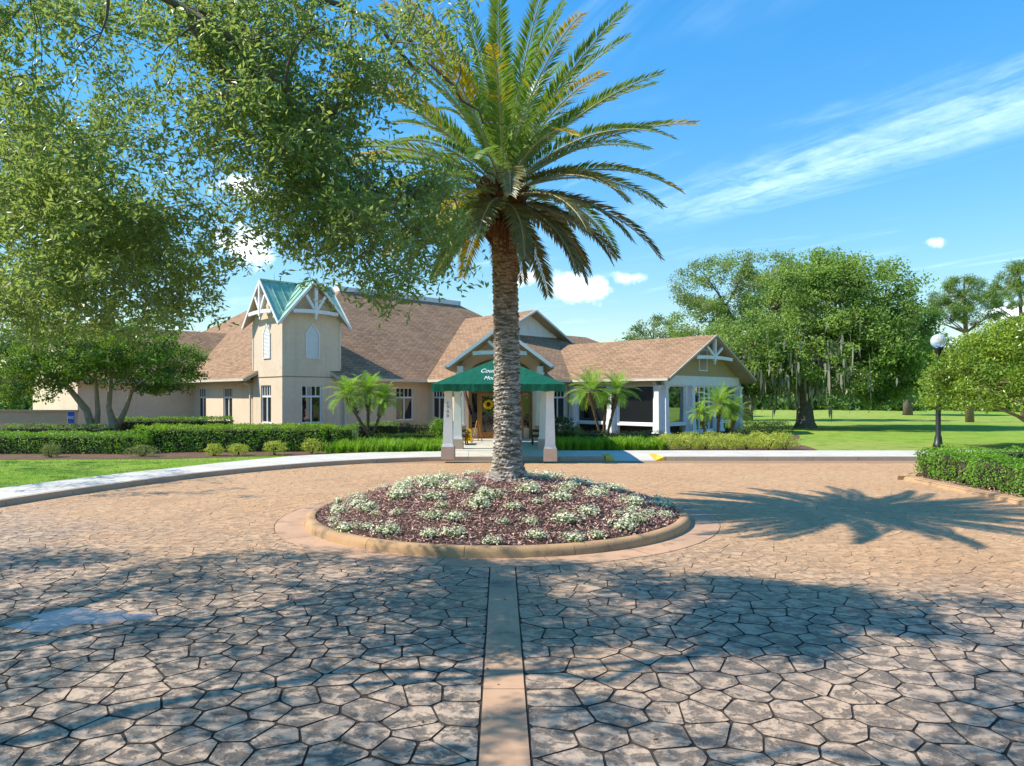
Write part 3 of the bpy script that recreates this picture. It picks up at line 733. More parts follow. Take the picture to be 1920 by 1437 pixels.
# ------------------------------------------------------------------ clubhouse
CH = empty('clubhouse', (0, 40, 0), 'cream stucco clubhouse with brown shingle roofs and a gabled corner tower', 'building')
class Wall:
    def __init__(s, p, q, face, off=0.0):      # face 'FR' looks towards -q, 'FL' towards -p; s runs to the right as seen from outside
        s.o = (p, q); s.face = face
        s.d = (1, 0) if face == 'FR' else (0, -1); s.n = (0, -1) if face == 'FR' else (-1, 0)
        s.off = off
    def pt(s, a, z, off=0.0):
        off += s.off
        return PQ(s.o[0]+s.d[0]*a+s.n[0]*off, s.o[1]+s.d[1]*a+s.n[1]*off, z)
class YWall:                                      # a wall square to the drive, looking at the camera
    def __init__(s, x, y): s.o = (x, y)
    def pt(s, a, z, off=0.0): return Vector((s.o[0]+a, s.o[1]-off, z))
def wall_part(w, L, z0, z1, holes, mat, name='wall', depth=.16, parent=CH):
    m = MB(); ss = sorted({0, L, *[h[0] for h in holes], *[h[1] for h in holes]}); zs = sorted({z0, z1, *[h[2] for h in holes], *[h[3] for h in holes]})
    for a, b in zip(ss, ss[1:]):
        for c, d in zip(zs, zs[1:]):
            if any(h[0]-1e-6 <= a and b <= h[1]+1e-6 and h[2]-1e-6 <= c and d <= h[3]+1e-6 for h in holes): continue
            m.poly([w.pt(a, c), w.pt(b, c), w.pt(b, d), w.pt(a, d)])
    for (a, b, c, d) in holes:
        m.poly([w.pt(a, c), w.pt(a, d), w.pt(a, d, -depth), w.pt(a, c, -depth)]); m.poly([w.pt(b, c, -depth), w.pt(b, d, -depth), w.pt(b, d), w.pt(b, c)])
        m.poly([w.pt(a, d), w.pt(b, d), w.pt(b, d, -depth), w.pt(a, d, -depth)]); m.poly([w.pt(a, c, -depth), w.pt(b, c, -depth), w.pt(b, c), w.pt(a, c)])
    return m.build(name, mat, parent)
def wbox(m, w, a, b, c, d, o0, o1, mi=0):
    m.hexa([w.pt(a, c, o1), w.pt(b, c, o1), w.pt(b, c, o0), w.pt(a, c, o0), w.pt(a, d, o1), w.pt(b, d, o1), w.pt(b, d, o0), w.pt(a, d, o0)], mi)
def window(w, a, b, c, d, transom=.62, lights=4, cols=2, inset=-.10, fw=.07, glass='glass', frame='trim', sill=False):
    m = MB(); o0, o1 = inset-.05, inset+.04
    wbox(m, w, a, a+fw, c, d, o0, o1); wbox(m, w, b-fw, b, c, d, o0, o1); wbox(m, w, a+fw, b-fw, c, c+fw, o0, o1); wbox(m, w, a+fw, b-fw, d-fw, d, o0, o1)
    panes = []; zt = d-transom if transom else d-fw
    if transom: wbox(m, w, a+fw, b-fw, zt-.05, zt+.05, o0, o1)
    def row(n, za, zb, th):
        x0, x1 = a+fw, b-fw; wd = (x1-x0-th*(n-1))/n
        for k in range(n):
            xa = x0+k*(wd+th); panes.append((xa, xa+wd, za, zb))
            if k < n-1: wbox(m, w, xa+wd, xa+wd+th, za, zb, o0, o1-.012)
    row(cols, c+fw, zt-(.05 if transom else 0), .085)
    if transom: row(lights, zt+.05, d-fw, .045)
    f = m.build('window', M[frame], CH)
    for (pa, pb, pc, pd) in panes:
        g_ = MB(); g_.poly([w.pt(pa, pc, inset-.02), w.pt(pb, pc, inset-.02), w.pt(pb, pd, inset-.02), w.pt(pa, pd, inset-.02)]); g_.build('pane', M[glass], f)
    if sill:
        s_ = MB(); wbox(s_, w, a-.08, b+.08, c-.14, c-.003, -.02, .09); s_.build('sill', M['fascia'], f)
    return f
def qFL(px, p):
    r_ = (px-960)/F_PX; return p*(1-r_)/(1+r_)
def pFR(px, q):
    r_ = (px-960)/F_PX; return q*(1+r_)/(1-r_)
ZB = .05
TP, TQ, TW = 17.61, 35.07, 3.54           # tower corner and side
# left wing, shaded wall between tower and entrance
w = Wall(TP+TW, TQ, 'FR', -.06); L = 27.54-(TP+TW)
ws = pFR(760, TQ)-(TP+TW)
wall_part(w, L, ZB, 3.42, [(ws-.66, ws+.66, .97, 3.0)], M['stucco_low']); window(w, ws-.66, ws+.66, .97, 3.0, sill=True)
# left wing, sunlit wall left of the tower
w = Wall(TP, 47.73, 'FL', -.06); L = 47.73-(TQ+TW); hs_ = []
for px in (377, 425):
    s_ = 47.73-qFL(px, TP); hs_.append((s_-.66, s_+.66, .97, 3.0))
wall_part(w, L, ZB, 3.42, hs_, M['stucco_low'])
for h in hs_: window(w, *h, sill=True)
# far wing
w = Wall(10.96, 47.73, 'FR'); wall_part(w, TP-10.96+.2, ZB, 3.42, [], M['stucco_low'])
w = Wall(10.96, 60.0, 'FL'); wall_part(w, 60-47.73, ZB, 3.42, [], M['stucco'])
m = MB(); m.poly([PQ(10.96, 47.73, 3.42), PQ(10.96, 54.4, 7.0), PQ(10.96, 60, 3.42)][::-1]); m.build('gable_wall', M['stucco'], CH)
# entrance block
w = Wall(27.54, TQ+.3, 'FL'); L = TQ+.3-28.74; a0 = TQ+.3-qFL(822, 27.54)
hs_ = [(a0-.62, a0+.62, .97, 3.0)]
wall_part(w, L, ZB, 3.42, hs_, M['stucco_low']); window(w, *hs_[0])
w = Wall(27.54, 28.74, 'FR'); L = 34.3-27.54; a0 = pFR(1047, 28.74)-27.54
hs_ = [(a0-.68, a0+.68, .97, 3.0)]
wall_part(w, L, ZB, 3.42, hs_, M['stucco_low']); window(w, *hs_[0])

# tower
def tower():
    tw = MB(); w1 = Wall(TP, TQ, 'FR'); w2 = Wall(TP, TQ+TW, 'FL')
    h1 = (TW/2-.02-.62, TW/2-.02+.62, .97, 3.05)
    h1 = (pFR(584.5, TQ)-TP-.62, pFR(584.5, TQ)-TP+.62, .97, 3.07)
    q_ = TQ+TW-qFL(498.5, TP); h2 = (q_-.62, q_+.62, .97, 3.07)
    for w_, h in ((w1, h1), (w2, h2)):
        wall_part(w_, TW, ZB, 3.53, [h], M['stucco_low'], 'tower_wall'); window(w_, *h)
    AP, EV = 8.88, 6.33; hh = TW/2+.45; sl_ = (AP-EV)/hh; zw = AP-sl_*(TW/2)-.12
    for face in ('FR', 'FL', 'BR', 'BL'):
        m = MB()
        c = [(TP, TQ), (TP+TW, TQ), (TP+TW, TQ+TW), (TP, TQ+TW)]
        a, b = {'FR': (c[0], c[1]), 'FL': (c[3], c[0]), 'BR': (c[1], c[2]), 'BL': (c[2], c[3])}[face]
        md = ((a[0]+b[0])/2, (a[1]+b[1])/2)
        ins = .035
        m.poly([PQ(*a, 3.53), PQ(*b, 3.53), PQ(*b, zw), PQ(*md, AP-.12), PQ(*a, zw)]); 
        o = m.build('tower_wall', M['stucco'], CH)
    # thin band course between the storeys
    m = MB()
    for w_ in (w1, w2): wbox(m, w_, -.03, TW+.0, 3.515, 3.555, 0, .03)
    m.build('band_course', M['rake'], CH)
    # cross gable roof: eight plates, standing seams, white edge trim
    pc, qc = TP+TW/2, TQ+TW/2
    C = PQ(pc, qc, AP)
    roof = empty('tower_roof', C, 'green metal cross gable roof'); roof.parent = CH; roof.matrix_parent_inverse = Matrix.Translation(-Vector((0, 40, 0)))
    def pl(dp, dq, z): return PQ(pc+dp, qc+dq, z)
    for (gp, gq) in ((0, -1), (-1, 0), (0, 1), (1, 0)):
        for sgn in (-1, 1):
            rf = pl(gp*hh, gq*hh, AP); cn = pl(gp*hh+(sgn*hh if gp == 0 else 0), gq*hh+(sgn*hh if gq == 0 else 0), EV)
            m = MB(); m.slab([C, rf, cn], .10, 0, 1, 2); m.build('roof_plate', [M['patina'], M['trim'], M['soffit']], roof)
            # seams run down the slope
            if gq < 0 or gp < 0:
                for t in (.24, .49, .74):
                    top = rf.lerp(C, t); bot = cn.lerp(C, t)      # foot on the valley line
                    d = Vector((cn.x-rf.x, cn.y-rf.y, cn.z-rf.z)); bot = top+d*(1-t)
                    sm_ = MB(); sm_.beam(top+Vector((0, 0, .03)), bot+Vector((0, 0, .03)), .035, .05); sm_.build('seam', M['patina'], roof)
            tr = MB(); tr.beam(rf+Vector((0, 0, -.03)), cn+Vector((0, 0, -.03)), .05, .13); tr.build('rake_trim', M['trim'] if True else None, roof)
        rc = MB(); rc.beam(C+Vector((0, 0, .04)), pl(gp*hh, gq*hh, AP+.04), .16, .05); rc.build('ridge_cap', M['patina'], roof)
    for (w_, nm) in ((w1, 'FR'), (w2, 'FL')):
        truss(w_, TW/2, .40, 7.12, AP-.22, sl_, 1.45)
        # pointed louvred shutter
        sc = TW/2+(.02 if nm == 'FR' else 0); hw = .42; z0, zs_, z1 = 4.55, 5.95, 6.52
        fr = MB(); out = [(-hw, z0), (hw, z0), (hw, zs_), (0, z1), (-hw, zs_)]; k = .78
        inn = [(-hw+.07, z0+.07), (hw-.07, z0+.07), (hw-.07, zs_-.03), (0, z1-.11), (-hw+.07, zs_-.03)]
        for i in range(5):
            j = (i+1) % 5
            fr.poly([w_.pt(sc+out[i][0], out[i][1], .06), w_.pt(sc+out[j][0], out[j][1], .06), w_.pt(sc+inn[j][0], inn[j][1], .06), w_.pt(sc+inn[i][0], inn[i][1], .06)])
            fr.poly([w_.pt(sc+out[i][0], out[i][1], 0), w_.pt(sc+out[j][0], out[j][1], 0), w_.pt(sc+out[j][0], out[j][1], .06), w_.pt(sc+out[i][0], out[i][1], .06)])
        fr.poly([w_.pt(sc+p[0], p[1], .015) for p in inn])
        so_ = fr.build('shutter', M['trim'], CH); sm_ = MB(); z = z0+.09
        while z < z1-.2:
            wd = hw-.07 if z < zs_-.05 else (hw-.07)*(z1-.11-z-.04)/(z1-.11-zs_+.03)
            if wd > .04:
                sm_.poly([w_.pt(sc-wd, z, .055), w_.pt(sc+wd, z, .055), w_.pt(sc+wd, z+.06, .02), w_.pt(sc-wd, z+.06, .02)]); sm_.poly([w_.pt(sc-wd, z, .055), w_.pt(sc-wd, z, .02), w_.pt(sc+wd, z, .02), w_.pt(sc+wd, z, .055)])
            z += .075
        tag(sm_.build('louvre_slats', M['trim'], so_), kind='stuff')
    # pale corner boards beside the lower roofs
    m = MB(); wbox(m, w1, TW-.09, TW+.03, 4.0, 6.6, 0, .03); m.build('corner_board', M['gutter'], CH)
    m = MB(); wbox(m, w2, -.03, .09, 4.0, 6.6, 0, .03); m.build('corner_board', M['gutter'], CH)
    for (dp, dq) in ((0, -1.3), (-1.35, 0), (.9, 0)):
        m = MB(); b = pl(dp, dq, AP); m.tube([b, b+Vector((0, 0, .5))], [.012, .005], 5); m.build('lightning_rod', M['iron'], CH)
def truss(w, sc, off, ztie, zap, slope, half):
    """white decorative truss in a gable: tie beam, king post with drop, two braces"""
    t = .13
    def bm(a, za, b, zb, wd=.11, nm='truss_beam'):
        m = MB(); m.beam(w.pt(a, za, off), w.pt(b, zb, off), wd, .15); return m.build(nm, M['trim'], CH)
    hw = (zap-ztie)/slope+.02
    m = MB(); n = 8
    for k in range(n):       # slightly arched tie
        a, b = -hw+2*hw*k/n, -hw+2*hw*(k+1)/n
        za, zb = ztie-.06*(a/hw)**2, ztie-.06*(b/hw)**2
        m.hexa([w.pt(sc+a, za-.1, off+.06), w.pt(sc+b, zb-.1, off+.06), w.pt(sc+b, zb-.1, off-.06), w.pt(sc+a, za-.1, off-.06), w.pt(sc+a, za+.1, off+.06), w.pt(sc+b, zb+.1, off+.06), w.pt(sc+b, zb+.1, off-.06), w.pt(sc+a, za+.1, off-.06)])
    m.build('tie_beam', M['trim'], CH)
    m = MB(); wbox(m, w, sc-.085, sc+.085, ztie-.22, zap+.02, off-.09, off+.09); wbox(m, w, sc-.05, sc+.05, ztie-.42, ztie-.22, off-.05, off+.05); m.build('king_post', M['trim'], CH)
    for sg in (-1, 1):
        r_ = (zap-ztie)*.56; a = sg*(zap-(ztie+r_))/slope*.97
        bm(sc+sg*.06, ztie+.08, sc+a, ztie+r_)
tower()

# ------------------------------------------------------------------ clubhouse roofs
RM = [M['shingle'], M['fascia'], M['soffit']]
def plate(name, pts, mats=RM, t=.2):
    m = MB(); m.slab(pts, t); return m.build(name, mats, CH)
E = 3.5
# big hall: truncated hip round a flat deck
p0, p1, q0, q1 = 17.0, 47.9, 34.47, 69.1; d0, d1, e0, e1, ZD = 26.75, 38.15, 44.4, 59.2, 10.1
hq = q0+2.5*(e0-q0)/(d0-p0); hz = E+2.5*(ZD-E)/(d0-p0)       # the hip ends inside the tower
plate('hall_roof', [PQ(TP+TW-.35, q0, E), PQ(p1, q0, E), PQ(d1, e0, ZD), PQ(d0, e0, ZD), PQ(p0+2.5, hq, hz)]); plate('hall_roof', [PQ(p0, q1, E), PQ(p0, TQ+TW-.35, E), PQ(p0+2.5, hq, hz), PQ(d0, e0, ZD), PQ(d0, e1, ZD)])
plate('hall_roof', [PQ(p1, q0, E), PQ(p1, q1, E), PQ(d1, e1, ZD), PQ(d1, e0, ZD)]); plate('hall_roof', [PQ(p1, q1, E), PQ(p0, q1, E), PQ(d0, e1, ZD), PQ(d1, e1, ZD)])
m = MB()
for (a, b) in (((d0, e0), (d1, e0)), ((d0, e1), (d0, e0)), ((d1, e0), (d1, e1)), ((d1, e1), (d0, e1))):
    A, B = PQ(*a, ZD+.16), PQ(*b, ZD+.16); x = (B-A).normalized()*.06; m.beam(A-x, B+x, .12, .36)
m.poly([PQ(d0, e0, ZD+.3), PQ(d1, e0, ZD+.3), PQ(d1, e1, ZD+.3), PQ(d0, e1, ZD+.3)]); m.build('roof_deck', M['deck'], CH)
# far wing gable roof
plate('wing_roof', [PQ(10.3, 47.1, E), PQ(24, 47.1, E), PQ(24, 54.4, 7.38), PQ(10.3, 54.4, 7.38)]); plate('wing_roof', [PQ(24, 61.7, E), PQ(10.3, 61.7, E), PQ(10.3, 54.4, 7.38), PQ(24, 54.4, 7.38)])
# entrance block: front-left slope with hip to a gablet
RP, RZ = 37.0, 8.73; s1 = (RZ-E)/(RP-26.94); qe = 28.14; s2 = .48; qg = 35.3; zg = E+s2*(qg-qe); pg = 26.94+(zg-E)/s1; ov = 34.5
plate('entrance_roof', [PQ(26.94, qe, E), PQ(pg, qg, zg), PQ(RP, qg, RZ), PQ(RP, 50, RZ), PQ(26.94, 50, E)])
pgr = 2*RP-pg
plate('entrance_roof', [PQ(2*RP-26.94, qe, E), PQ(pgr, qg, zg), PQ(RP, qg, RZ), PQ(RP, 50, RZ), PQ(2*RP-26.94, 50, E)])
plate('entrance_roof', [PQ(26.94, qe, E), PQ(2*RP-26.94, qe, E), PQ(pgr, qg, zg), PQ(pg, qg, zg)])
for sg in (-1, 1):
    ze = RZ-s1*4.15
    plate('gablet_roof', [PQ(RP, ov, RZ+.03), PQ(RP, qg+.5, RZ+.03), PQ(RP+sg*4.15, qg+.5, ze+.03), PQ(RP+sg*4.15, ov, ze+.03)], [M['shingle'], M['rake'], M['soffit']], .18)
    m = MB(); m.beam(PQ(RP, ov-.03, RZ-.02), PQ(RP+sg*4.15, ov-.03, ze-.02), .05, .13); m.build('rake_trim', M['trim'], CH)
wg = Wall(RP, qg, 'FR')
zz_ = RZ-.2; hb = (zz_-zg)/s1
m = MB(); m.poly([wg.pt(-hb, zg-.3, .02), wg.pt(hb, zg-.3, .02), wg.pt(hb, zg, .02), wg.pt(0, zz_, .02), wg.pt(-hb, zg, .02)]); m.build('gablet_wall', M['trim'], CH)
m = MB(); wbox(m, wg, -hb, hb, zg-.15, zg+.32, .02, .07); wbox(m, wg, -.06, .06, zg+.32, zz_-.1, .02, .05); m.build('gablet_trim', M['trim'], CH)
# roof further back, behind the right wing
zb = 7.5; plate('rear_roof', [PQ(36, 29.6, E), PQ(53, 29.6, E), PQ(46.6, 37.6, zb), PQ(36, 37.6, zb)]); plate('rear_roof', [PQ(53, 29.6, E), PQ(53, 45.6, E), PQ(46.6, 37.6, zb)]); plate('rear_roof', [PQ(53, 45.6, E), PQ(36, 45.6, E), PQ(36, 37.6, zb), PQ(46.6, 37.6, zb)])
# right wing gable roof
ep, eq, rp, rz = 33.4, 21.04, 38.65, 6.2; se = (rz-E)/(rp-ep)
plate('right_wing_roof', [PQ(ep, eq, E), PQ(rp, eq, rz), PQ(rp, 40, rz), PQ(ep, 40, E)], [M['shingle'], M['rake'], M['soffit']]); plate('right_wing_roof', [PQ(2*rp-ep, eq, E), PQ(rp, eq, rz), PQ(rp, 40, rz), PQ(2*rp-ep, 40, E)], [M['shingle'], M['rake'], M['soffit']])
for sg in (-1, 1):
    m = MB(); m.beam(PQ(rp, eq-.03, rz-.03), PQ(rp+sg*(rp-ep), eq-.03, E-.03), .05, .1); m.build('rake_trim', M['fascia'], CH)
# gutters along the eaves
def gutter(a, b):
    m = MB(); m.beam(PQ(*a, E-.10), PQ(*b, E-.10), .11, .13); m.beam(PQ(*a, E-.02), PQ(*b, E-.02), .13, .025); m.build('gutter', M['gutter'], CH)
gutter((TP+TW-.3, q0-.06), (26.94, q0-.06)); gutter((p0-.06, TQ+TW-.3), (p0-.06, 47.1)); gutter((26.88, q0), (26.88, qe)); gutter((26.94, qe-.06), (33.4, qe-.06)); gutter((ep-.06, qe), (ep-.06, eq+.05))
for (w_, a) in ((Wall(TP+TW, TQ, 'FR'), .28), (Wall(TP, TQ+TW, 'FL'), -.22), (Wall(34.0, 28.74, 'FL'), 6.55)):
    m = MB(); wbox(m, w_, a-.05, a+.05, .2, 3.0, .02, .11); m.beam(w_.pt(a, 3.0, .07), w_.pt(a, 3.3, .5), .09, .09); m.build('downspout', M['gutter'], CH)
m = MB(); b = PQ(TP-.35, TQ+TW+.35, 3.36); m.box(b, (.5, .5, .3), R(45), taper=1.1); m.build('rain_head', M['rake'], CH)

# ------------------------------------------------------------------ right wing walls
wr = Wall(34.0, 28.74, 'FL'); wq = lambda q: 28.74-q
m = MB(); wbox(m, wr, 0, 28.74-21.94, 3.1, 3.44, -.3, 0); m.build('header', M['stucco_low'], CH)
def tapered_col(w_, s, z0, z1, wb, wt, off=.10, name='column', mat='trim'):
    m = MB(); o0 = off-wb/2
    def ring(z, hw, grow=0): return [w_.pt(s-hw-grow, z, off+hw+grow), w_.pt(s+hw+grow, z, off+hw+grow), w_.pt(s+hw+grow, z, off-hw-grow), w_.pt(s-hw-grow, z, off-hw-grow)]
    m.hexa(ring(z0, wb/2)+ring(z1-.16, wt/2)); m.hexa(ring(z1-.16, wt/2, .05)+ring(z1, wt/2, .06)); m.hexa(ring(z0-.16, wb/2, .05)+ring(z0, wb/2, .04))
    return m.build(name, M[mat], CH)
for (qa, qb) in ((28.2, 25.85), (25.05, 22.5)):
    window(wr, wq(qa), wq(qb), .86, 3.1, transom=0, cols=1, inset=-.14, fw=.07)
    m = MB(); wbox(m, wr, wq(qa)-.1, wq(qb)+.1, .72, .858, -.2, .02); m.build('sill', M['trim'], CH)
for qa, qb in ((28.74, 28.2), (25.85, 25.05), (22.5, 21.94)):
    m = MB(); wbox(m, wr, wq(qa), wq(qb), .1, 3.1, -.3, -.02); m.build('pier', M['trim'], CH)
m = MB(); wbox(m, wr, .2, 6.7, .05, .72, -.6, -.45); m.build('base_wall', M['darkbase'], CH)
for q in (28.42, 25.45, 22.12): tapered_col(wr, wq(q), .4, 3.08, .42, .28)
wf = Wall(34.0, 21.94, 'FR'); fp = lambda p: p-34.0
GW = 43.3-34.0
m = MB(); wbox(m, wf, 0, GW, 3.1, 3.68, -.3, 0); m.build('header', M['trim'], CH)
zr = rz-.2; 
m = MB(); m.poly([wf.pt(0, 3.68, -.03), wf.pt(GW, 3.68, -.03), wf.pt(rp-34.0, zr+.05, -.03)]); m.poly([wf.pt(-.3, 3.3, -.04), wf.pt(GW+.3, 3.3, -.04), wf.pt(GW, 3.7, -.04), wf.pt(0, 3.7, -.04)]); m.build('gable_wall', M['ochre'], CH)
for (pa, pb, cols, zlo) in ((34.35, 36.65, 1, .86), (40.75, 43.0, 1, .86)):
    window(wf, fp(pa), fp(pb), zlo, 3.1, transom=0, cols=cols, inset=-.14, glass='mirrorglass')
    m = MB(); wbox(m, wf, fp(pa)-.1, fp(pb)+.1, .72, .858, -.2, .02); m.build('sill', M['trim'], CH)
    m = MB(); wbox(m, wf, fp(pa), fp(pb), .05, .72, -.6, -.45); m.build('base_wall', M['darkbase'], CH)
for (pa, pb) in ((34.0, 34.35), (36.65, 37.55), (40.15, 40.75), (43.0, 43.3)):
    m = MB(); wbox(m, wf, fp(pa), fp(pb), .1, 3.1, -.3, -.02); m.build('pier', M['trim'], CH)
for p in (34.2, 37.1, 40.45, 43.1): tapered_col(wf, fp(p), .4, 3.08, .42, .28)
dr = MB(); a, b = fp(37.55), fp(40.15)
for (x0, x1) in ((a, a+.09), (a+.72, a+.84), (a+1.33, a+1.45), (a+1.9, a+2.02), (b-.09, b)): wbox(dr, wf, x0, x1, .3, 3.1, -.2, -.08)
wbox(dr, wf, a, b, 3.0, 3.1, -.205, -.075); wbox(dr, wf, a, b, .2, .42, -.2, -.09)
do = dr.build('glazed_door', M['trim'], CH)
for (x0, x1) in ((a+.09, a+.72), (a+.84, a+1.33), (a+1.45, a+1.9), (a+2.02, b-.09)):
    g_ = MB(); g_.poly([wf.pt(x0, .42, -.15), wf.pt(x1, .42, -.15), wf.pt(x1, 3.0, -.15), wf.pt(x0, 3.0, -.15)]); g_.build('pane', M['mirrorglass'], do)
m = MB(); wbox(m, wf, fp(37.52)-.09, fp(37.52)+.09, 1.95, 2.4, .06, .26); wbox(m, wf, fp(37.52)-.12, fp(37.52)+.12, 2.4, 2.46, .03, .3); m.build('wall_lantern', M['iron'], CH)
# gable vent and truss
v = MB(); sc = rp-34.0
for (x0, x1, z0, z1) in ((-.5, -.42, 4.0, 5.35), (.42, .5, 4.0, 5.35), (-.42, .42, 4.0, 4.08), (-.42, .42, 5.27, 5.35)): wbox(v, wf, sc+x0-.05, sc+x1-.05, z0, z1, -.03, .04)
vo = v.build('gable_vent', M['trim'], CH); sm_ = MB(); z = 4.1
while z < 5.25:
    sm_.poly([wf.pt(sc-.47, z, .03), wf.pt(sc+.37, z, .03), wf.pt(sc+.37, z+.07, -.01), wf.pt(sc-.47, z+.07, -.01)]); z += .085
tag(sm_.build('louvre_slats', M['fascia'], vo), kind='stuff')
truss(wf, sc, .78, 4.82, rz-.28, se, 2.6)

# ------------------------------------------------------------------ entrance portico
yw = YWall(-.63, 37.6); PXC = -.63
m = MB(); n = 14; arch = []
for k in range(n+1):
    a = math.pi*k/n; arch.append((-1.72*math.cos(a), 3.55+.95*math.sin(a)))
# wall with arched opening
top = 6.0
def gable_z(x): return 5.95-.75*abs(x)
prev = None
L_, R_ = -2.15, 2.15
m.poly([yw.pt(L_, ZB), yw.pt(-1.72, ZB), yw.pt(-1.72, 3.55), yw.pt(L_, gable_z(L_))][:]); m.poly([yw.pt(1.72, ZB), yw.pt(R_, ZB), yw.pt(R_, gable_z(R_)), yw.pt(1.72, 3.55)])
m.poly([yw.pt(L_, gable_z(L_)), yw.pt(-1.72, 3.55), yw.pt(-1.72, gable_z(1.72))]); m.poly([yw.pt(R_, gable_z(R_)), yw.pt(1.72, gable_z(1.72)), yw.pt(1.72, 3.55)])
for (x0, z0), (x1, z1) in zip(arch, arch[1:]): m.poly([yw.pt(x0, z0), yw.pt(x1, z1), yw.pt(x1, gable_z(x1)), yw.pt(x0, gable_z(x0))])
m.poly([yw.pt(L_, ZB, -5), yw.pt(L_, ZB), yw.pt(L_, gable_z(L_)), yw.pt(L_, gable_z(L_), -5)]); m.poly([yw.pt(R_, ZB), yw.pt(R_, ZB, -5), yw.pt(R_, gable_z(R_), -5), yw.pt(R_, gable_z(R_))])
m.build('entrance_wall', M['stucco'], CH)
m = MB()
for (x0, z0), (x1, z1) in zip(arch, arch[1:]):
    f_ = lambda x, z, o: yw.pt(x*.9, 3.55+(z-3.55)*.82, o)
    m.hexa([yw.pt(x0, z0, .05), yw.pt(x1, z1, .05), yw.pt(x1, z1, -.2), yw.pt(x0, z0, -.2), f_(x0, z0, .05), f_(x1, z1, .05), f_(x1, z1, -.2), f_(x0, z0, -.2)])
for x in (-1.72, 1.55): wbox(m, yw, x, x+.17, .17, 3.56, -.2, .05)
wbox(m, yw, -1.55, 1.55, 2.62, 2.78, -.18, .03); m.build('door_frame', M['arch'], CH)
m = MB(); m.poly([yw.pt(-1.55, 2.78, -.12), yw.pt(1.55, 2.78, -.12), yw.pt(1.55, 3.55, -.12)]+[yw.pt(x*.9, 3.55+(z-3.55)*.82, -.12) for (x, z) in arch[::-1]]); m.build('fanlight', M['glass'], CH)
for k, (x0, x1) in enumerate(((-1.17, -.005), (.005, 1.17))):
    d = MB()
    for (a, b, c, e) in ((x0, x0+.17, .18, 2.62), (x1-.17, x1, .18, 2.62), (x0+.17, x1-.17, .18, .52), (x0+.17, x1-.17, 2.45, 2.62)): wbox(d, yw, a, b, c, e, -.12, -.05)
    do = d.build('entrance_door', M['wood'], CH)
    g_ = MB(); g_.poly([yw.pt(x0+.17, .52, -.09), yw.pt(x1-.17, .52, -.09), yw.pt(x1-.17, 2.45, -.09), yw.pt(x0+.17, 2.45, -.09)]); g_.build('pane', M['glass'], do)
    h_ = MB(); hx = x1-.09 if k == 0 else x0+.09; wbox(h_, yw, hx-.02, hx+.02, 1.05, 1.4, -.05, .0); h_.build('handle', M['iron'], do)
for (x0, x1) in ((-1.55, -1.18), (1.18, 1.55)):
    d = MB(); wbox(d, yw, x0, x1, .18, .75, -.12, -.06); so_ = d.build('sidelight', M['stucco_low'], CH)
    g_ = MB(); g_.poly([yw.pt(x0, .75, -.1), yw.pt(x1, .75, -.1), yw.pt(x1, 2.62, -.1), yw.pt(x0, 2.62, -.1)]); g_.build('pane', M['glass'], so_)
    d = MB(); xx = x1-.07 if x0 < 0 else x0; wbox(d, yw, xx, xx+.07, .18, 2.62, -.14, -.04); d.build('stile', M['wood'], so_)
m = MB(); wbox(m, yw, -1.75, 1.75, .14, .178, -.1, .35); m.build('threshold', M['curb'], CH)
# portico columns on stone pedestals, beams, gable
for x in (-2.68, 1.46):
    m = MB(); m.box((x, 36.0, .5), (.52, .52, .72)); m.box((x, 36.0, .9), (.58, .58, .08)); m.build('pedestal', M['tanstone'], CH)
    m = MB(); m.box((x, 36.0, 1.0), (.48, .48, .12)); m.box((x, 36.0, 2.33), (.42, .42, 2.54), taper=.78); m.box((x, 36.0, 3.66), (.44, .44, .12)); m.build('column', M['trim'], CH)
m = MB()
for x in (-2.68, 1.46): m.box((x, 37.2, 3.87), (.3, 3.0, .3))
m.build('side_beam', M['trim'], CH)
zp, hp = 6.05, 2.68
for sg in (-1, 1):
    plate('portico_roof', [(PXC, 35.25, zp), (PXC+sg*hp, 35.25, zp-.75*hp), (PXC+sg*hp, 46.5, zp-.75*hp), (PXC, 46.5, zp)], [M['shingle'], M['rake'], M['soffit']], .22)
    m = MB(); m.beam((PXC, 35.21, zp-.06), (PXC+sg*hp, 35.21, zp-.75*hp-.06), .05, .16); m.build('rake_trim', M['trim'], CH)
    m = MB(); m.beam((PXC+sg*(hp+.07), 35.2, zp-.75*hp-.08), (PXC+sg*(hp+.07), 39.5, zp-.75*hp-.08), .12, .13); m.build('gutter', M['gutter'], CH)
yt = YWall(PXC, 35.5)
truss(yt, 0, .0, 4.72, zp-.3, .75, 1.6)

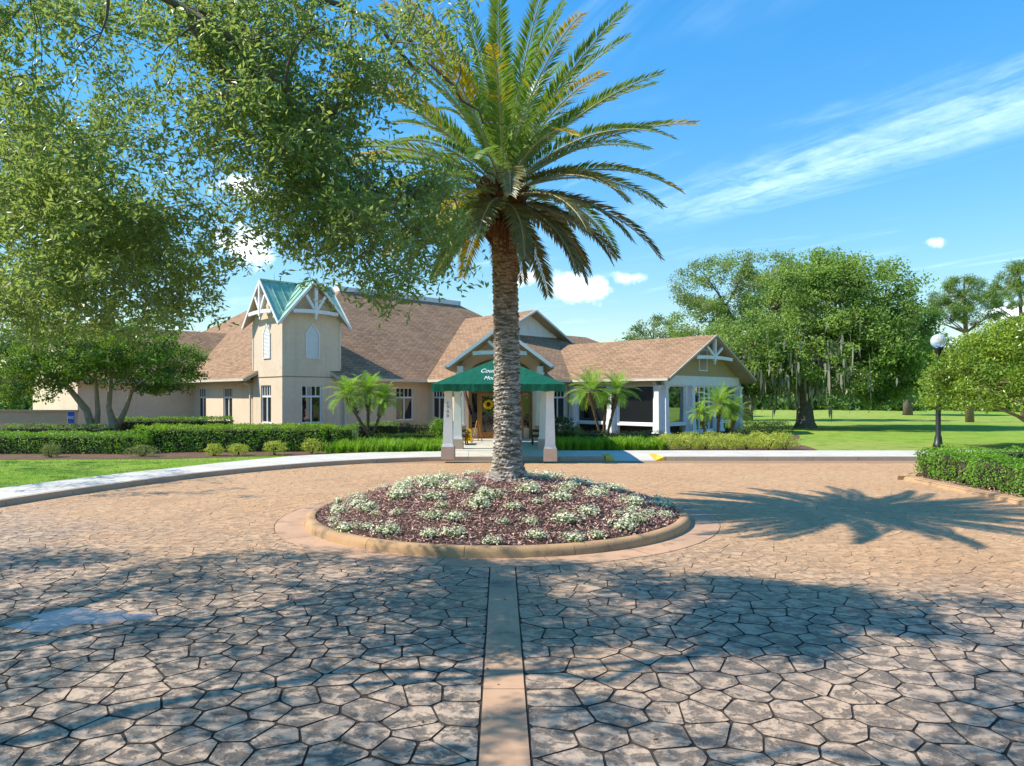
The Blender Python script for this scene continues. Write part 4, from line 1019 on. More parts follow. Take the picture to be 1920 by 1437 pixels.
# ------------------------------------------------------------------ green entrance canopy
CN = empty('entrance_canopy', (-.49, 28, 0), 'green canvas entrance canopy on four white tapered columns', 'canopy')
xa, xb, yf, yb, xc = -2.95, 1.97, 25.35, 35.0, -.49; zv0, zv1, za, ya = 2.66, 2.92, 3.97, 27.0
def drape(a, b, n):      # lower edge with a slight scallop
    return [Vector(a).lerp(Vector(b), k/n) for k in range(n+1)]
m = MB()
m.poly([(xa, yf, zv1), (xb, yf, zv1), (xc, ya, za)]); m.poly([(xa, yb, zv1), (xa, yf, zv1), (xc, ya, za), (xc, yb, za)]); m.poly([(xb, yf, zv1), (xb, yb, zv1), (xc, yb, za), (xc, ya, za)])
cf = m.build('canopy_top', M['fabric'], CN)
m = MB(); rr = random.Random(4)
for (A, B, n) in (((xa, yf), (xb, yf), 44), ((xa, yb), (xa, yf), 60), ((xb, yf), (xb, yb), 60)):
    A, B = Vector(A), Vector(B); nn = Vector(((B-A).y, -(B-A).x)).normalized()
    pts = []
    for k in range(n+1):
        p = A.lerp(B, k/n); w_ = .012*math.sin(k*1.9)+.018*math.sin(k*.53+1) if 0 < k < n else 0
        pts.append((p, p+nn*w_, zv0+.02*math.sin(k*1.3)))
    for u, v in zip(pts, pts[1:]): m.poly([(u[1].x, u[1].y, u[2]), (v[1].x, v[1].y, v[2]), (v[0].x, v[0].y, zv1), (u[0].x, u[0].y, zv1)], sm=True)
m.build('valance', M['fabric'], CN)
m = MB(); fr = [(xa+.14, yf+.14, zv0+.12), (xb-.14, yf+.14, zv0+.12), (xb-.14, yb, zv0+.12), (xa+.14, yb, zv0+.12)]
for a, b in zip(fr, fr[1:]): m.beam(a, b, .07, .07)
m.beam((xc, ya+.1, za-.12), (xc, yb, za-.12), .06, .06)
for a in ((xa+.14, yf+.14, zv0+.14), (xb-.14, yf+.14, zv0+.14)): m.beam(a, (xc, ya+.05, za-.12), .05, .05)
m.build('frame', M['trim'], CN)
def canopy_column(x, y, z0):
    m = MB(); m.box((x, y, z0+.22), (.5, .5, .44+.1), taper=.97); m.box((x, y, z0+.475), (.46, .46, .08), taper=.9); 
    pd = MB(); pd.box((x, y, z0+.21), (.5, .5, .47), taper=.97); c_ = pd.build('pedestal', M['pedestal'], CN)
    s_ = MB(); s_.box((x, y, z0+.49), (.44, .44, .09), taper=.94); s_.box((x, y, (z0+.53+2.60)/2), (.37, .37, 2.60-z0-.53), taper=.72); s_.box((x, y, 2.62), (.31, .31, .10), taper=1.0); s_.build('column', M['trim'], CN)
for x in (-2.39, 1.41): canopy_column(x, 26.0 if x < 0 else 25.75, .15 if x < 0 else .10); canopy_column(x-(.03 if x > 0 else .0), 30.5, .15)
def text(name, s, loc, rot, size, mat, parent, shear=0.0, ext=.004, align='LEFT', spacing=1.0):
    c = bpy.data.curves.new(name, 'FONT'); c.body = s; c.size = size; c.shear = shear; c.extrude = ext; c.align_x = align; c.align_y = 'CENTER'; c.space_line = spacing
    o = bpy.data.objects.new(name, c); COL.objects.link(o); c.materials.append(mat)
    dg = bpy.context.evaluated_depsgraph_get(); me = bpy.data.meshes.new_from_object(o.evaluated_get(dg)); bpy.data.objects.remove(o)
    me.name = name; o = bpy.data.objects.new(name, me); COL.objects.link(o)
    o.location = loc; o.rotation_euler = rot
    if parent is not None: o.parent = parent; o.matrix_parent_inverse = Matrix.Translation(-base_of(parent))
    return o
sl_a = math.atan2(za-zv1, ya-yf)
for (s, zc, sz) in (('Country Club', 3.42, .25), ('Mount Dora', 3.14, .22)):
    yy = yf+(zc-zv1)/(za-zv1)*(ya-yf)
    text('lettering', s, (xc, yy-.012*math.sin(sl_a), zc+.012*math.cos(sl_a)), (sl_a, 0, 0), sz, M['trim'], CN, shear=.35, ext=.002, align='CENTER').scale = (1, 1.6, 1)
text('house_number', '1\n9\n0\n0', (-2.39, 25.8, 1.98), (R(90), 0, 0), .17, M['black'], CN, ext=.008, align='CENTER', spacing=.95)

# ------------------------------------------------------------------ things at the entrance
def wet_sign():
    r_ = empty('wet_floor_sign', (-2.12, 34.2, .16), 'yellow folding wet floor sign beside the entrance doors', 'floor sign')
    for sg in (-1, 1):
        m = MB(); o = Vector((-2.12, 34.2, .16))
        def P(x, z, t): return o+Vector((x, sg*(.16*(1-z/.72))+sg*t*.0-(.012 if t else -.012), z))
        prof = [(-.16, 0), (-.10, 0), (-.085, .09), (.085, .09), (.10, 0), (.16, 0), (.125, .66), (.07, .72), (-.07, .72), (-.125, .66)]
        m.poly([P(x, z, 1) for x, z in prof]); m.poly([P(x, z, 0) for x, z in prof][::-1])
        for i in range(len(prof)):
            j = (i+1) % len(prof); m.poly([P(*prof[i], 1), P(*prof[i], 0), P(*prof[j], 0), P(*prof[j], 1)])
        m.build('panel', M['yellow'], r_)
        if sg < 0:
            k = MB()
            def Q(x, z): return P(x, z, 1)+Vector((0, -.004, .0))
            tri, ti = [(-.09, .27), (.09, .27), (0, .44)], [(-.055, .29), (.055, .29), (0, .395)]
            for i in range(3):
                j = (i+1) % 3; k.poly([Q(*tri[i]), Q(*tri[j]), Q(*ti[j]), Q(*ti[i])])
            for (x0, x1, z0, z1) in ((-.08, .08, .52, .555), (-.06, .06, .475, .50), (-.05, .05, .17, .20), (-.012, .012, .30, .35)): k.poly([Q(x0, z0), Q(x1, z0), Q(x1, z1), Q(x0, z1)])
            k.build('print', M['black'], r_)
wet_sign()
def bench(x, y, face, label):
    r_ = empty('bench', (x, y, .16), label, 'bench', 'benches under the canopy'); z = .16; L = 1.35
    for k in range(5):
        m = MB(); m.box((x+face*(.05+.095*k), y, z+.43), (.075, L, .035)); m.build('seat_slat', M['darkwood'], r_)
    for k in range(4):
        m = MB(); m.box((x-face*(.03+.035*k), y, z+.53+.1*k), (.03, L, .07)); m.build('back_slat', M['darkwood'], r_)
    for yy in (y-L/2+.06, y+L/2-.06):
        m = MB(); f = face
        m.tube([(x+f*.46, yy, z), (x+f*.42, yy, z+.2), (x+f*.46, yy, z+.42), (x+f*.48, yy, z+.60), (x+f*.40, yy, z+.66), (x+f*.1, yy, z+.64), (x-f*.05, yy, z+.66)], [.03]*7, 7)
        m.tube([(x-f*.02, yy, z), (x+f*.05, yy, z+.2), (x, yy, z+.42), (x-f*.14, yy, z+.9)], [.032]*4, 7); m.tube([(x+f*.46, yy, z+.40), (x, yy, z+.40)], [.025]*2, 6)
        m.build('iron_end', M['iron'], r_)
bench(-2.62, 33.2, 1, 'dark iron bench behind the left canopy columns'); bench(1.42, 33.2, -1, 'dark iron bench behind the right canopy columns')
def easel():
    r_ = empty('wooden_easel', (-1.75, 35.2, .17), 'folding wooden easel leaning open beside the yellow sign', 'easel')
    o = Vector((-1.72, 35.3, .17))
    for (a, b) in (((-.28, -.25, 0), (-.06, 0, 1.05)), ((.2, -.25, 0), (.02, 0, 1.05)), ((-.02, .32, 0), (-.02, .02, 1.0))):
        m = MB(); m.beam(o+Vector(a), o+Vector(b), .045, .03); m.build('leg', M['wood'], r_)
    m = MB(); m.beam(o+Vector((-.3, -.2, .28)), o+Vector((.26, -.2, .28)), .04, .04); m.build('crossbar', M['wood'], r_)
easel()
def flag():
    r_ = empty('flag', (-2.45, 35.2, 1.2), 'limp striped flag hanging from a slanted staff left of the doors', 'flag')
    a, b = Vector((-2.62, 35.3, 1.9)), Vector((-2.1, 35.0, 3.35))
    a, b = Vector((-2.7, 35.75, 2.3)), Vector((-2.42, 35.1, 2.95))
    m = MB(); m.tube([a, b], [.016, .012], 7); m.build('staff', M['wood'], r_)
    n, k = 22, 12; m = MB(); V = []
    for i in range(n+1):
        t = i/n
        for j in range(k+1):
            u = j/k; fold = .06*math.sin(u*9+t*2)*(.4+t)
            V.append(Vector((-2.44+.62*t*.62+(u-.5)*(.14+.10*t)+fold*.3, 35.1+fold, 2.93-1.42*t-.06*abs(u-.5))))
    for i in range(n):
        for j in range(k):
            mi = 2 if (i > n*.62 and j > k*.35) else (0 if j % 2 == 0 or j % 5 == 3 else 1)
            m.poly([V[i*(k+1)+j], V[i*(k+1)+j+1], V[(i+1)*(k+1)+j+1], V[(i+1)*(k+1)+j]], mi, sm=True)
    m.build('cloth', [M['flagred'], M['flagwhite'], M['flagblue']], r_)
flag()
def wreath():
    c = Vector((-1.27, 37.54, 2.02)); r_ = empty('sunflower_wreath', c, 'yellow sunflower wreath hanging on the wooden entrance door', 'wreath')
    m = MB(); 
    for ring, (n, r0, r1, off) in enumerate(((16, .10, .31, .03), (16, .10, .27, .05))):
        for k in range(n):
            a = 2*math.pi*(k+.5*ring)/n; d = Vector((math.cos(a), 0, math.sin(a))); s = Vector((-math.sin(a), 0, math.cos(a)))
            y = Vector((0, -off, 0)); m.poly([c+d*r0+y, c+d*(r0+r1)*.55+s*.055+y*1.6, c+d*r1+y*1.1, c+d*(r0+r1)*.55-s*.055+y*1.6])
    m.build('petals', M['sunpetal'], r_)
    m = MB(); n = 14
    for rr_, y0, r2, y1 in ((.12, .05, .09, .085), (.09, .085, .0, .095)):
        for k in range(n):
            a, b = 2*math.pi*k/n, 2*math.pi*(k+1)/n
            m.poly([c+Vector((math.cos(a)*rr_, -y0, math.sin(a)*rr_)), c+Vector((math.cos(b)*rr_, -y0, math.sin(b)*rr_)), c+Vector((math.cos(b)*r2, -y1, math.sin(b)*r2)), c+Vector((math.cos(a)*r2, -y1, math.sin(a)*r2))])
    m.build('flower_centre', M['suncentre'], r_)
    n = 60; a = RNG.random(n)*6.28; P = np.stack([c.x+.3*np.cos(a), np.full(n, c.y-.02), c.z+.32*np.sin(a)], 1)
    V, F = leaf_geo(P, np.tile([0, -1.0, 0], (n, 1))+RNG.normal(size=(n, 3))*.4, .13, .05); np_mesh('leaves', V, F, M['wreath'], r_)
wreath()
# low garden wall and its sign
gw = empty('garden_wall', (-33, 41.5, 0), 'low beige stucco wall with brown coping left of the clubhouse', 'wall')
m = MB(); m.box((-33.5, 41.6, .78), (15, .25, 1.5)); m.build('wall', M['lowwall'], gw); m = MB(); m.box((-33.5, 41.6, 1.58), (15.06, .36, .12)); m.build('coping', M['rake'], gw)
sg_ = empty('blue_sign', (-26.35, 41.45, 1.1), 'small blue sign with white FDC letters on the low wall', 'sign')
m = MB(); m.box((-26.35, 41.455, 1.17), (.46, .02, .74)); m.build('border', M['trim'], sg_); m = MB(); m.box((-26.35, 41.44, 1.17), (.41, .02, .69)); m.build('panel', M['bluesign'], sg_)
text('lettering', 'FDC', (-26.35, 41.427, 1.17), (R(90), 0, 0), .2, M['trim'], sg_, ext=.002, align='CENTER')
# street lamp
lx, ly = 19.55, 31.8; lp = empty('street_lamp', (lx, ly, .12), 'dark lamp post with a round frosted globe on the lawn', 'street lamp')
m = MB(); m.lathe((lx, ly, .1), [(.0, 0), (.22, 0), (.22, .18), (.17, .24), (.15, .5), (.11, .6), (.105, 2.0)], 16); m.build('base', M['lampmetal'], lp)
m = MB(); m.lathe((lx, ly, .1), [(.10, 1.9), (.075, 4.2), (.075, 4.3), (.13, 4.36), (.13, 4.45), (.19, 4.52), (.21, 4.62), (.0, 4.64)], 16); m.build('pole', M['lampmetal'], lp)
m = MB(); pr = [(.18, -.27)]+[(.325*math.cos(a), .325*math.sin(a)) for a in [R(-52+k*14.2) for k in range(11)]]; pr[-1] = (.001, .325); m.lathe((lx, ly, .1+4.9), pr, 20); m.build('globe', M['globe'], lp)

# ------------------------------------------------------------------ planting beds
bed = MB(); bp = [(-40, 25.6), (-22, 25.6), (-13, 26.0), (-9.3, 27.3), (-7.3, 27.8), (-4.4, 28.6), (-2.95, 29.3), (1.7, 29.3), (12.4, 29.4), (13.4, 30.4), (14.0, 34), (17, 41), (17, 46), (-6, 46), (-12, 38), (-20, 45), (-40, 41.7)]
bed.poly([(x, y, .135) for x, y in bp]); tag(bed.build('mulch_bed', M['mulch']), 'brown mulch bed in front of the clubhouse', 'mulch bed', kind='structure')
def hedge(name, label, pts, wd, h, n, size, mat, cat='hedge', group=None, lump=.07, top=None, topmat=None, rt=.12):
    """clipped hedge along a polyline: leaves over the whole skin, dark twigs inside"""
    r_ = empty(name, (pts[0][0], pts[0][1], .13), label, cat, group)
    core = MB(); P, N = [], []
    segs = list(zip(pts, pts[1:])); LL = [math.dist(a, b) for a, b in segs]; T = sum(LL)
    for (a, b), L in zip(segs, LL):
        ex = (Vector(b)-Vector(a)).normalized()*wd*.16; core.beam((a[0]-ex.x, a[1]-ex.y, .13+h*.44), (b[0]+ex.x, b[1]+ex.y, .13+h*.44), wd*.8, h*.84)
    for k in range(n):
        t = random.uniform(-wd*.25, T+wd*.25); i = 0; tt = t
        while i < len(LL)-1 and tt > LL[i]: tt -= LL[i]; i += 1
        a, b = Vector(segs[i][0]), Vector(segs[i][1]); d = (b-a).normalized(); sd = Vector((-d.y, d.x))
        tot = wd+2*h; u = random.uniform(0, tot); endf = random.random() < wd/(T+2*wd)
        if u < h: o, z, nn = -wd/2, u, (-sd.x, -sd.y, .15)
        elif u < h+wd: o, z, nn = u-h-wd/2, h, (0, 0, 1)
        else: o, z, nn = wd/2, u-h-wd, (sd.x, sd.y, .15)
        tin = 0
        if tt < wd*.2 and i == 0: nn = (nn[0]-d.x, nn[1]-d.y, nn[2])
        if i == len(LL)-1 and tt > LL[i]-wd*.2: nn = (nn[0]+d.x, nn[1]+d.y, nn[2])
        if endf:                       # the two end faces
            first = random.random() < .5; i = 0 if first else len(LL)-1; a, b = Vector(segs[i][0]), Vector(segs[i][1]); d = (b-a).normalized(); sd = Vector((-d.y, d.x))
            tt = -wd*.22 if first else LL[i]+wd*.22; o, z = random.uniform(-wd/2, wd/2)*.96, random.uniform(0, h); sgn_ = -1 if first else 1; nn = (d.x*sgn_, d.y*sgn_, .1)
        # round the shoulders
        e = max(0, z-(h-rt))/rt if abs(o) > wd/2-1e-6 else max(0, abs(o)-(wd/2-rt))/rt
        pull = .45*rt*e*e
        p = a+d*tt+sd*o*(1-pull/(wd/2)); z -= pull
        lm = lump*(math.sin(p.x*2.3+z*3)*math.cos(p.y*2.9+1.3)+.6*math.sin(p.x*5.1+p.y*4.3))
        P.append((p.x+nn[0]*lm+random.gauss(0, .025), p.y+nn[1]*lm+random.gauss(0, .025), .13+z+nn[2]*lm*.8+random.gauss(0, .025))); N.append(nn)
    P = np.array(P); N = np.array(N); NN = unit(N)+RNG.normal(size=P.shape)*.6
    V, F = leaf_geo(P, NN, RNG.uniform(.7, 1.3, n)*size, RNG.uniform(.4, .6, n)*size, .12)
    mi = None; mats = [mat]
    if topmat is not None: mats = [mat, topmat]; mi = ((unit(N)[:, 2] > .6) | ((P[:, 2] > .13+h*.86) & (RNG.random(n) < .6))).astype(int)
    np_mesh('foliage', V, F, mats, r_, mi); core.build('twigs', M['twig'], r_)
    return r_
def shrub(name, label, x, y, rx, ry_, h, n, size, mat, group=None, cat='shrub', z0=.13, stem=.12):
    r_ = empty(name, (x, y, z0), label, cat, group)
    d = unit(RNG.normal(size=(n, 3))); d[:, 2] = np.where(d[:, 2] < -.85, -d[:, 2], d[:, 2])
    lump = 1+.2*np.sin(d[:, 0]*5+x*3)*np.cos(d[:, 1]*6+y)+.1*np.sin(d[:, 2]*9+x)
    P = d*np.array([rx, ry_, h*.5])*(lump*RNG.uniform(.72, 1.05, n))[:, None]+np.array([x, y, z0+stem+(h-stem)*.48])
    V, F = leaf_geo(P, d+RNG.normal(size=P.shape)*.6, RNG.uniform(.7, 1.3, n)*size, RNG.uniform(.4, .6, n)*size, .12)
    np_mesh('foliage', V, F, mat, r_)
    m = MB()
    for k in range(6):
        a = random.uniform(0, 6.28); m.tube([(x+.03*math.cos(a), y+.03*math.sin(a), z0-.02), (x+rx*.3*math.cos(a), y+ry_*.3*math.sin(a), z0+h*.4), (x+rx*.6*math.cos(a), y+ry_*.6*math.sin(a), z0+h*.7)], [.025, .016, .006], 5)
    m.build('stems', M['twig'], r_); return r_
hedge('hedge', 'long dark green clipped hedge below the low wall at the left edge', [(-24.5, 29.2), (-15.6, 29.2)], 2.4, .76, 13000, .10, M['hedge'])
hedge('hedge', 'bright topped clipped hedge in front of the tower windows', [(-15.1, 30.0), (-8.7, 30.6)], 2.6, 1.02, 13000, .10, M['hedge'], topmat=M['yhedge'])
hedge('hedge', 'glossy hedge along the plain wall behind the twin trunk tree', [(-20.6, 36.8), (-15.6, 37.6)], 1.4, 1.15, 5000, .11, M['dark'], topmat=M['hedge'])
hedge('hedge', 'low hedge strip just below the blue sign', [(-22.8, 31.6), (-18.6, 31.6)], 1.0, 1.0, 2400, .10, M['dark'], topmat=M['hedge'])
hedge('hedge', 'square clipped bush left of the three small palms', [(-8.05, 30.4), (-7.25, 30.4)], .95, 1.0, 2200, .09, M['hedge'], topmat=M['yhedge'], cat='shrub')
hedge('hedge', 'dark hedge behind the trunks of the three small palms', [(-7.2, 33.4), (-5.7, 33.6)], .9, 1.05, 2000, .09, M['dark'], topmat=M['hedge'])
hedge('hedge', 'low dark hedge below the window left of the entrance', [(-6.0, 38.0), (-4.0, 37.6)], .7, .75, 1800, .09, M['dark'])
shrub('shrub', 'upright leafy shrub just left of the canopy column', -3.55, 33.5, .45, .45, 1.25, 900, .11, M['hedge'])
shrub('shrub', 'dark leafy shrub just right of the canopy column', 2.35, 33.0, .62, .6, 1.35, 1300, .12, M['dark'])
shrub('shrub', 'small dusky shrub under the first right wing window', 3.1, 33.4, .45, .45, .85, 600, .10, M['dusky'])
for (lab, x, y, rx, h, mt) in (('dull variegated bush in front of the dark hedge, near the left edge', gx(95, 26.6), 26.6, .36, .48, 'dusky'), ('wide dull bush where the two long hedges meet', gx(268, 26.9), 26.9, .62, .42, 'dusky'),
    ('left one of the pair of gold bushes below the tower', gx(402, 27.2), 27.2, .36, .46, 'gold'), ('right one of the pair of gold bushes below the tower', gx(446, 27.4), 27.4, .42, .46, 'gold'),
    ('gold bush between the paired bushes and the square clipped bush', gx(516, 27.7), 27.7, .46, .56, 'gold'), ('rounded gold bush at the end of the bright strap leaves', gx(584, 28.1), 28.1, .42, .6, 'gold')):
    shrub('variegated_bush', lab, x, y, rx, rx*.9, h, 900, .06, M[mt], 'low variegated bushes', stem=.04)
# strap-leaved borders
def border(label, x0, x1, y0, y1, n, edge=None):
    P = []; 
    while len(P) < n:
        x, y = random.uniform(x0, x1), random.uniform(y0, y1)
        if edge and not edge(x, y): continue
        P.append((x, y))
    P = np.array(P); cl = RNG.integers(0, max(1, n//26), n)
    cx = P[:max(1, n//26)]; B = cx[cl]+RNG.normal(size=(n, 2))*.05
    a = RNG.random(n)*6.283; d = np.stack([np.cos(a), np.sin(a)], 1); L = RNG.uniform(.32, .6, n)*RNG.uniform(.7, 1.2, max(1, n//26))[cl]; lean = RNG.uniform(.15, .6, n)
    w = .011; s = np.stack([-d[:, 1], d[:, 0]], 1)*w
    def ring(t, k): 
        c = B+d*(L*lean*t**1.6)[:, None]; z = .13+L*(t*(1-.38*lean*t*t*1.6))
        return np.concatenate([c+s*k, z[:, None]], 1), np.concatenate([c-s*k, z[:, None]], 1)
    rs = [ring(t, k) for t, k in ((np.zeros(n), 1), (np.full(n, .45), 1), (np.full(n, .8), .8), (np.ones(n), .12))]
    V = np.stack([v for r_ in rs for v in r_], 1).reshape(-1, 3); b = np.arange(n)[:, None]*8
    F = np.concatenate([b+np.array([[2*i, 2*i+1, 2*i+3, 2*i+2]]) for i in range(3)])
    tag(np_mesh('strap_leaf_border', V, F, M['lily']), label, 'ground cover', kind='stuff')
border('bright green strap leaves along the walk left of the canopy', -7.7, -3.05, 28.2, 31.8, 13000, lambda x, y: y > 28.1+max(0, (x+7.7))*.38*.5+.3)
border('bright green strap leaves along the walk right of the canopy', 1.95, 6.7, 29.9, 32.4, 13000)
hedge('hedge', 'thin clipped edging behind the left strap leaves', [(-6.3, 32.3), (-3.7, 33.2)], .6, .55, 1700, .07, M['gold'])
hedge('hedge', 'thin clipped edging below the right wing side windows', [(2.3, 33.6), (7.0, 33.4)], .8, .6, 2600, .07, M['dusky'])
k = 0
names = ['first', 'second', 'third', 'fourth', 'fifth', 'sixth', 'seventh', 'eighth', 'ninth']
for row, (y, xs) in enumerate(((30.5, [6.9, 7.75, 8.6, 9.45, 10.3, 11.15, 12.0]), (31.9, [7.2, 8.2, 9.2, 10.2, 11.2, 12.3]))):
    for i, x in enumerate(xs):
        shrub('gold_shrub', '%s gold shrub from the canopy in the %s row before the right wing' % (names[i], ('front', 'back')[row]), x+random.uniform(-.1, .1), y+random.uniform(-.15, .15), random.uniform(.52, .66), .58, random.uniform(.58, .74), 1300, .065, M['gold'], 'gold shrubs before the right wing', stem=.0)
for (lab, x, y) in (('dark rounded boxwood behind the gold shrubs, nearest the palms', 12.4, 36.2), ('middle dark rounded boxwood at the far corner of the right wing', 13.4, 37.0), ('rightmost dark rounded boxwood beside the lawn', 14.4, 37.4)):
    shrub('boxwood', lab, x, y, .75, .6, .95, 1100, .09, M['dark'], 'rounded boxwoods at the right wing')
# right planting island
ri = empty('kerbed_bed', (12, 18, 0), 'kerbed mulch bed with hedge at the right edge of the drive', 'planting bed')
rb = MB(); rb.poly([(x, y, .08) for x, y in RIGHT_ISLAND][::-1]); rb.build('mulch', M['mulch'], ri)
def path_piece(A, B, w0, z1, mat, name, par):
    pass
pth = resample(catmull([(11.62, 4), (11.62, 12), (11.62, 20.0), (11.75, 20.75), (12.2, 21.35), (13.0, 21.7), (20, 22.0), (28, 22.35)], 10), .2)
i = 0
while i+9 < len(pth):
    m = MB(); seg = pth[i:i+10]; rows = []
    for k, p in enumerate(seg):
        t = ((seg[k+1]-p) if k < len(seg)-1 else (p-seg[k-1])).normalized(); nn = Vector((t.y, -t.x))
        o = p+(t*.006 if k == 0 else (-t*.006 if k == len(seg)-1 else t*0))
        rows.append([(o.x-nn.x*.03, o.y-nn.y*.03, -.05), (o.x, o.y, .06), (o.x+nn.x*.05, o.y+nn.y*.05, .1), (o.x+nn.x*.3, o.y+nn.y*.3, .115), (o.x+nn.x*.31, o.y+nn.y*.31, .0)])
    for a, b in zip(rows, rows[1:]):
        for j in range(4): m.poly([a[j], a[j+1], b[j+1], b[j]])
    m.poly(rows[0]); m.poly(rows[-1][::-1]); m.build('kerb_stone', M['islandcurb'], ri); i += 9
hedge('hedge', 'knee high clipped hedge running along the right kerb towards the camera', [(12.75, 20.6), (12.85, 10.5)], 1.15, .72, 17000, .075, M['box'], lump=.10)
hedge('hedge', 'shaded hedge row turning right behind the kerb hedge', [(13.5, 20.9), (26, 21.4)], 1.1, .74, 10000, .075, M['box'], lump=.08)
n = 3500; P = np.stack([RNG.uniform(11.9, 14.5, n), RNG.uniform(9, 21.2, n), RNG.uniform(.085, .11, n)], 1)
V, F = leaf_geo(P, np.tile([0, 0, 1.], (n, 1))+RNG.normal(size=(n, 3))*.5, RNG.uniform(.05, .12, n), .028, .05); tag(np_mesh('mulch_chips', V, F, M['chip'], ri), kind='stuff')
# grass blades on the near left lawn
def grass():
    n = 120000; k = RNG.integers(40, len(EDGE)-10, n*2); E_ = np.array([(p.x, p.y) for p in EDGE]); NN = np.array([(p.x, p.y) for p in EN]); WW = np.array([walk_w(p) for p in EDGE])
    d = RNG.random(n*2)*13; P = E_[k]+NN[k]*(WW[k]+d)[:, None]+RNG.normal(size=(n*2, 2))*.1
    ok = (P[:, 1] < np.interp(P[:, 0], [-22, -13, -9.3], [25.6, 26.0, 27.2])) & (P[:, 0] > -24) & (P[:, 0] < -8.2) & (P[:, 1] > 12) & (np.abs(P[:, 0])/P[:, 1] < .86) & (d > .03)
    P = P[ok][:n]; n = len(P); a = RNG.random(n)*6.283; s = np.stack([np.cos(a), np.sin(a)], 1)*.006; h = RNG.uniform(.035, .075, n); l = RNG.normal(size=(n, 2))*.022
    z = np.full((n, 1), .118); V = np.stack([np.c_[P-s, z], np.c_[P+s, z], np.c_[P+l, z[:, 0]+h]], 1).reshape(-1, 3)
    tag(np_mesh('grass', V, np.arange(3*n).reshape(n, 3), M['grass']), 'short bright grass between the sidewalk and the left hedge', 'grass', kind='stuff')
grass()

# ------------------------------------------------------------------ palms
def frond(name, base, az, el, L, droop, npair, leaf, mats, parent, stalk=.12, twist=0.0, yellow=0.0, wl=.03, vee=.45, rw=.022):
    """arching feather leaf: stalk tube and narrow leaflets both sides"""
    n = 22; pts = []; dirs = []; p = np.array(base, float); h = np.array([math.cos(az), math.sin(az), 0]); side = np.array([-math.sin(az), math.cos(az), 0])
    for i in range(n+1):
        t = i/n; e = el-droop*t**1.35; d = h*math.cos(e)+np.array([0, 0, math.sin(e)])+side*twist*t; d /= np.linalg.norm(d)
        pts.append(p.copy()); dirs.append(d); p = p+d*L/n
    pts = np.array(pts); dirs = np.array(dirs)
    tb = MB(); tb.tube([Vector(q) for q in pts], [rw*(1-.85*i/n)+.003 for i in range(n+1)], 5)
    V0 = np.array(tb.v); F0 = np.array([f for f in tb.f if len(f) == 4])
    tt = np.linspace(stalk, .99, npair); ii = tt*n; i0 = np.minimum(ii.astype(int), n-1); fr = (ii-i0)[:, None]
    C = pts[i0]*(1-fr)+pts[i0+1]*fr; D = unit(dirs[i0]*(1-fr)+dirs[i0+1]*fr); S = np.tile(side, (npair, 1)); U = np.cross(S, D); U = unit(np.where(U[:, 2:3] < 0, -U, U)) if el > -1.2 else unit(U)
    ln = leaf*np.clip(np.sin(np.pi*(.12+.80*tt**.85))**.75, .15, 1)
    geo = []
    for sg in (-1, 1):
        j = RNG.normal(size=(npair, 3))*.08
        T = unit(S*sg*.82+D*(.55+.5*tt[:, None])+U*vee*(1-.3*tt[:, None])+j)
        Nn = unit(np.cross(T, D)*sg+RNG.normal(size=(npair, 3))*.1)
        l = ln*RNG.uniform(.88, 1.1, npair)
        tip = C+T*l[:, None]; tip[:, 2] -= .16*l; Bv = np.cross(Nn, T); w_ = wl*(.6+.4*np.sin(np.pi*tt))[:, None]
        mid = C+T*(l*.42)[:, None]
        geo.append((np.stack([C, mid+Bv*w_/2, tip, mid-Bv*w_/2], 1).reshape(-1, 3), np.arange(npair*4).reshape(npair, 4)))
    V, F = join_geo([(V0, F0)]+geo); k = len(F0); mi = np.r_[np.full(k, 1), np.zeros(len(F)-k)]
    if yellow > 0:
        for s_ in range(2):
            q = np.arange(npair); hit = (tt > 1-yellow) | (RNG.random(npair) < .15*(tt > .4)); mi[k+s_*npair+q[hit]] = 2
    return np_mesh(name, V, F, mats, parent, mi.astype(int))
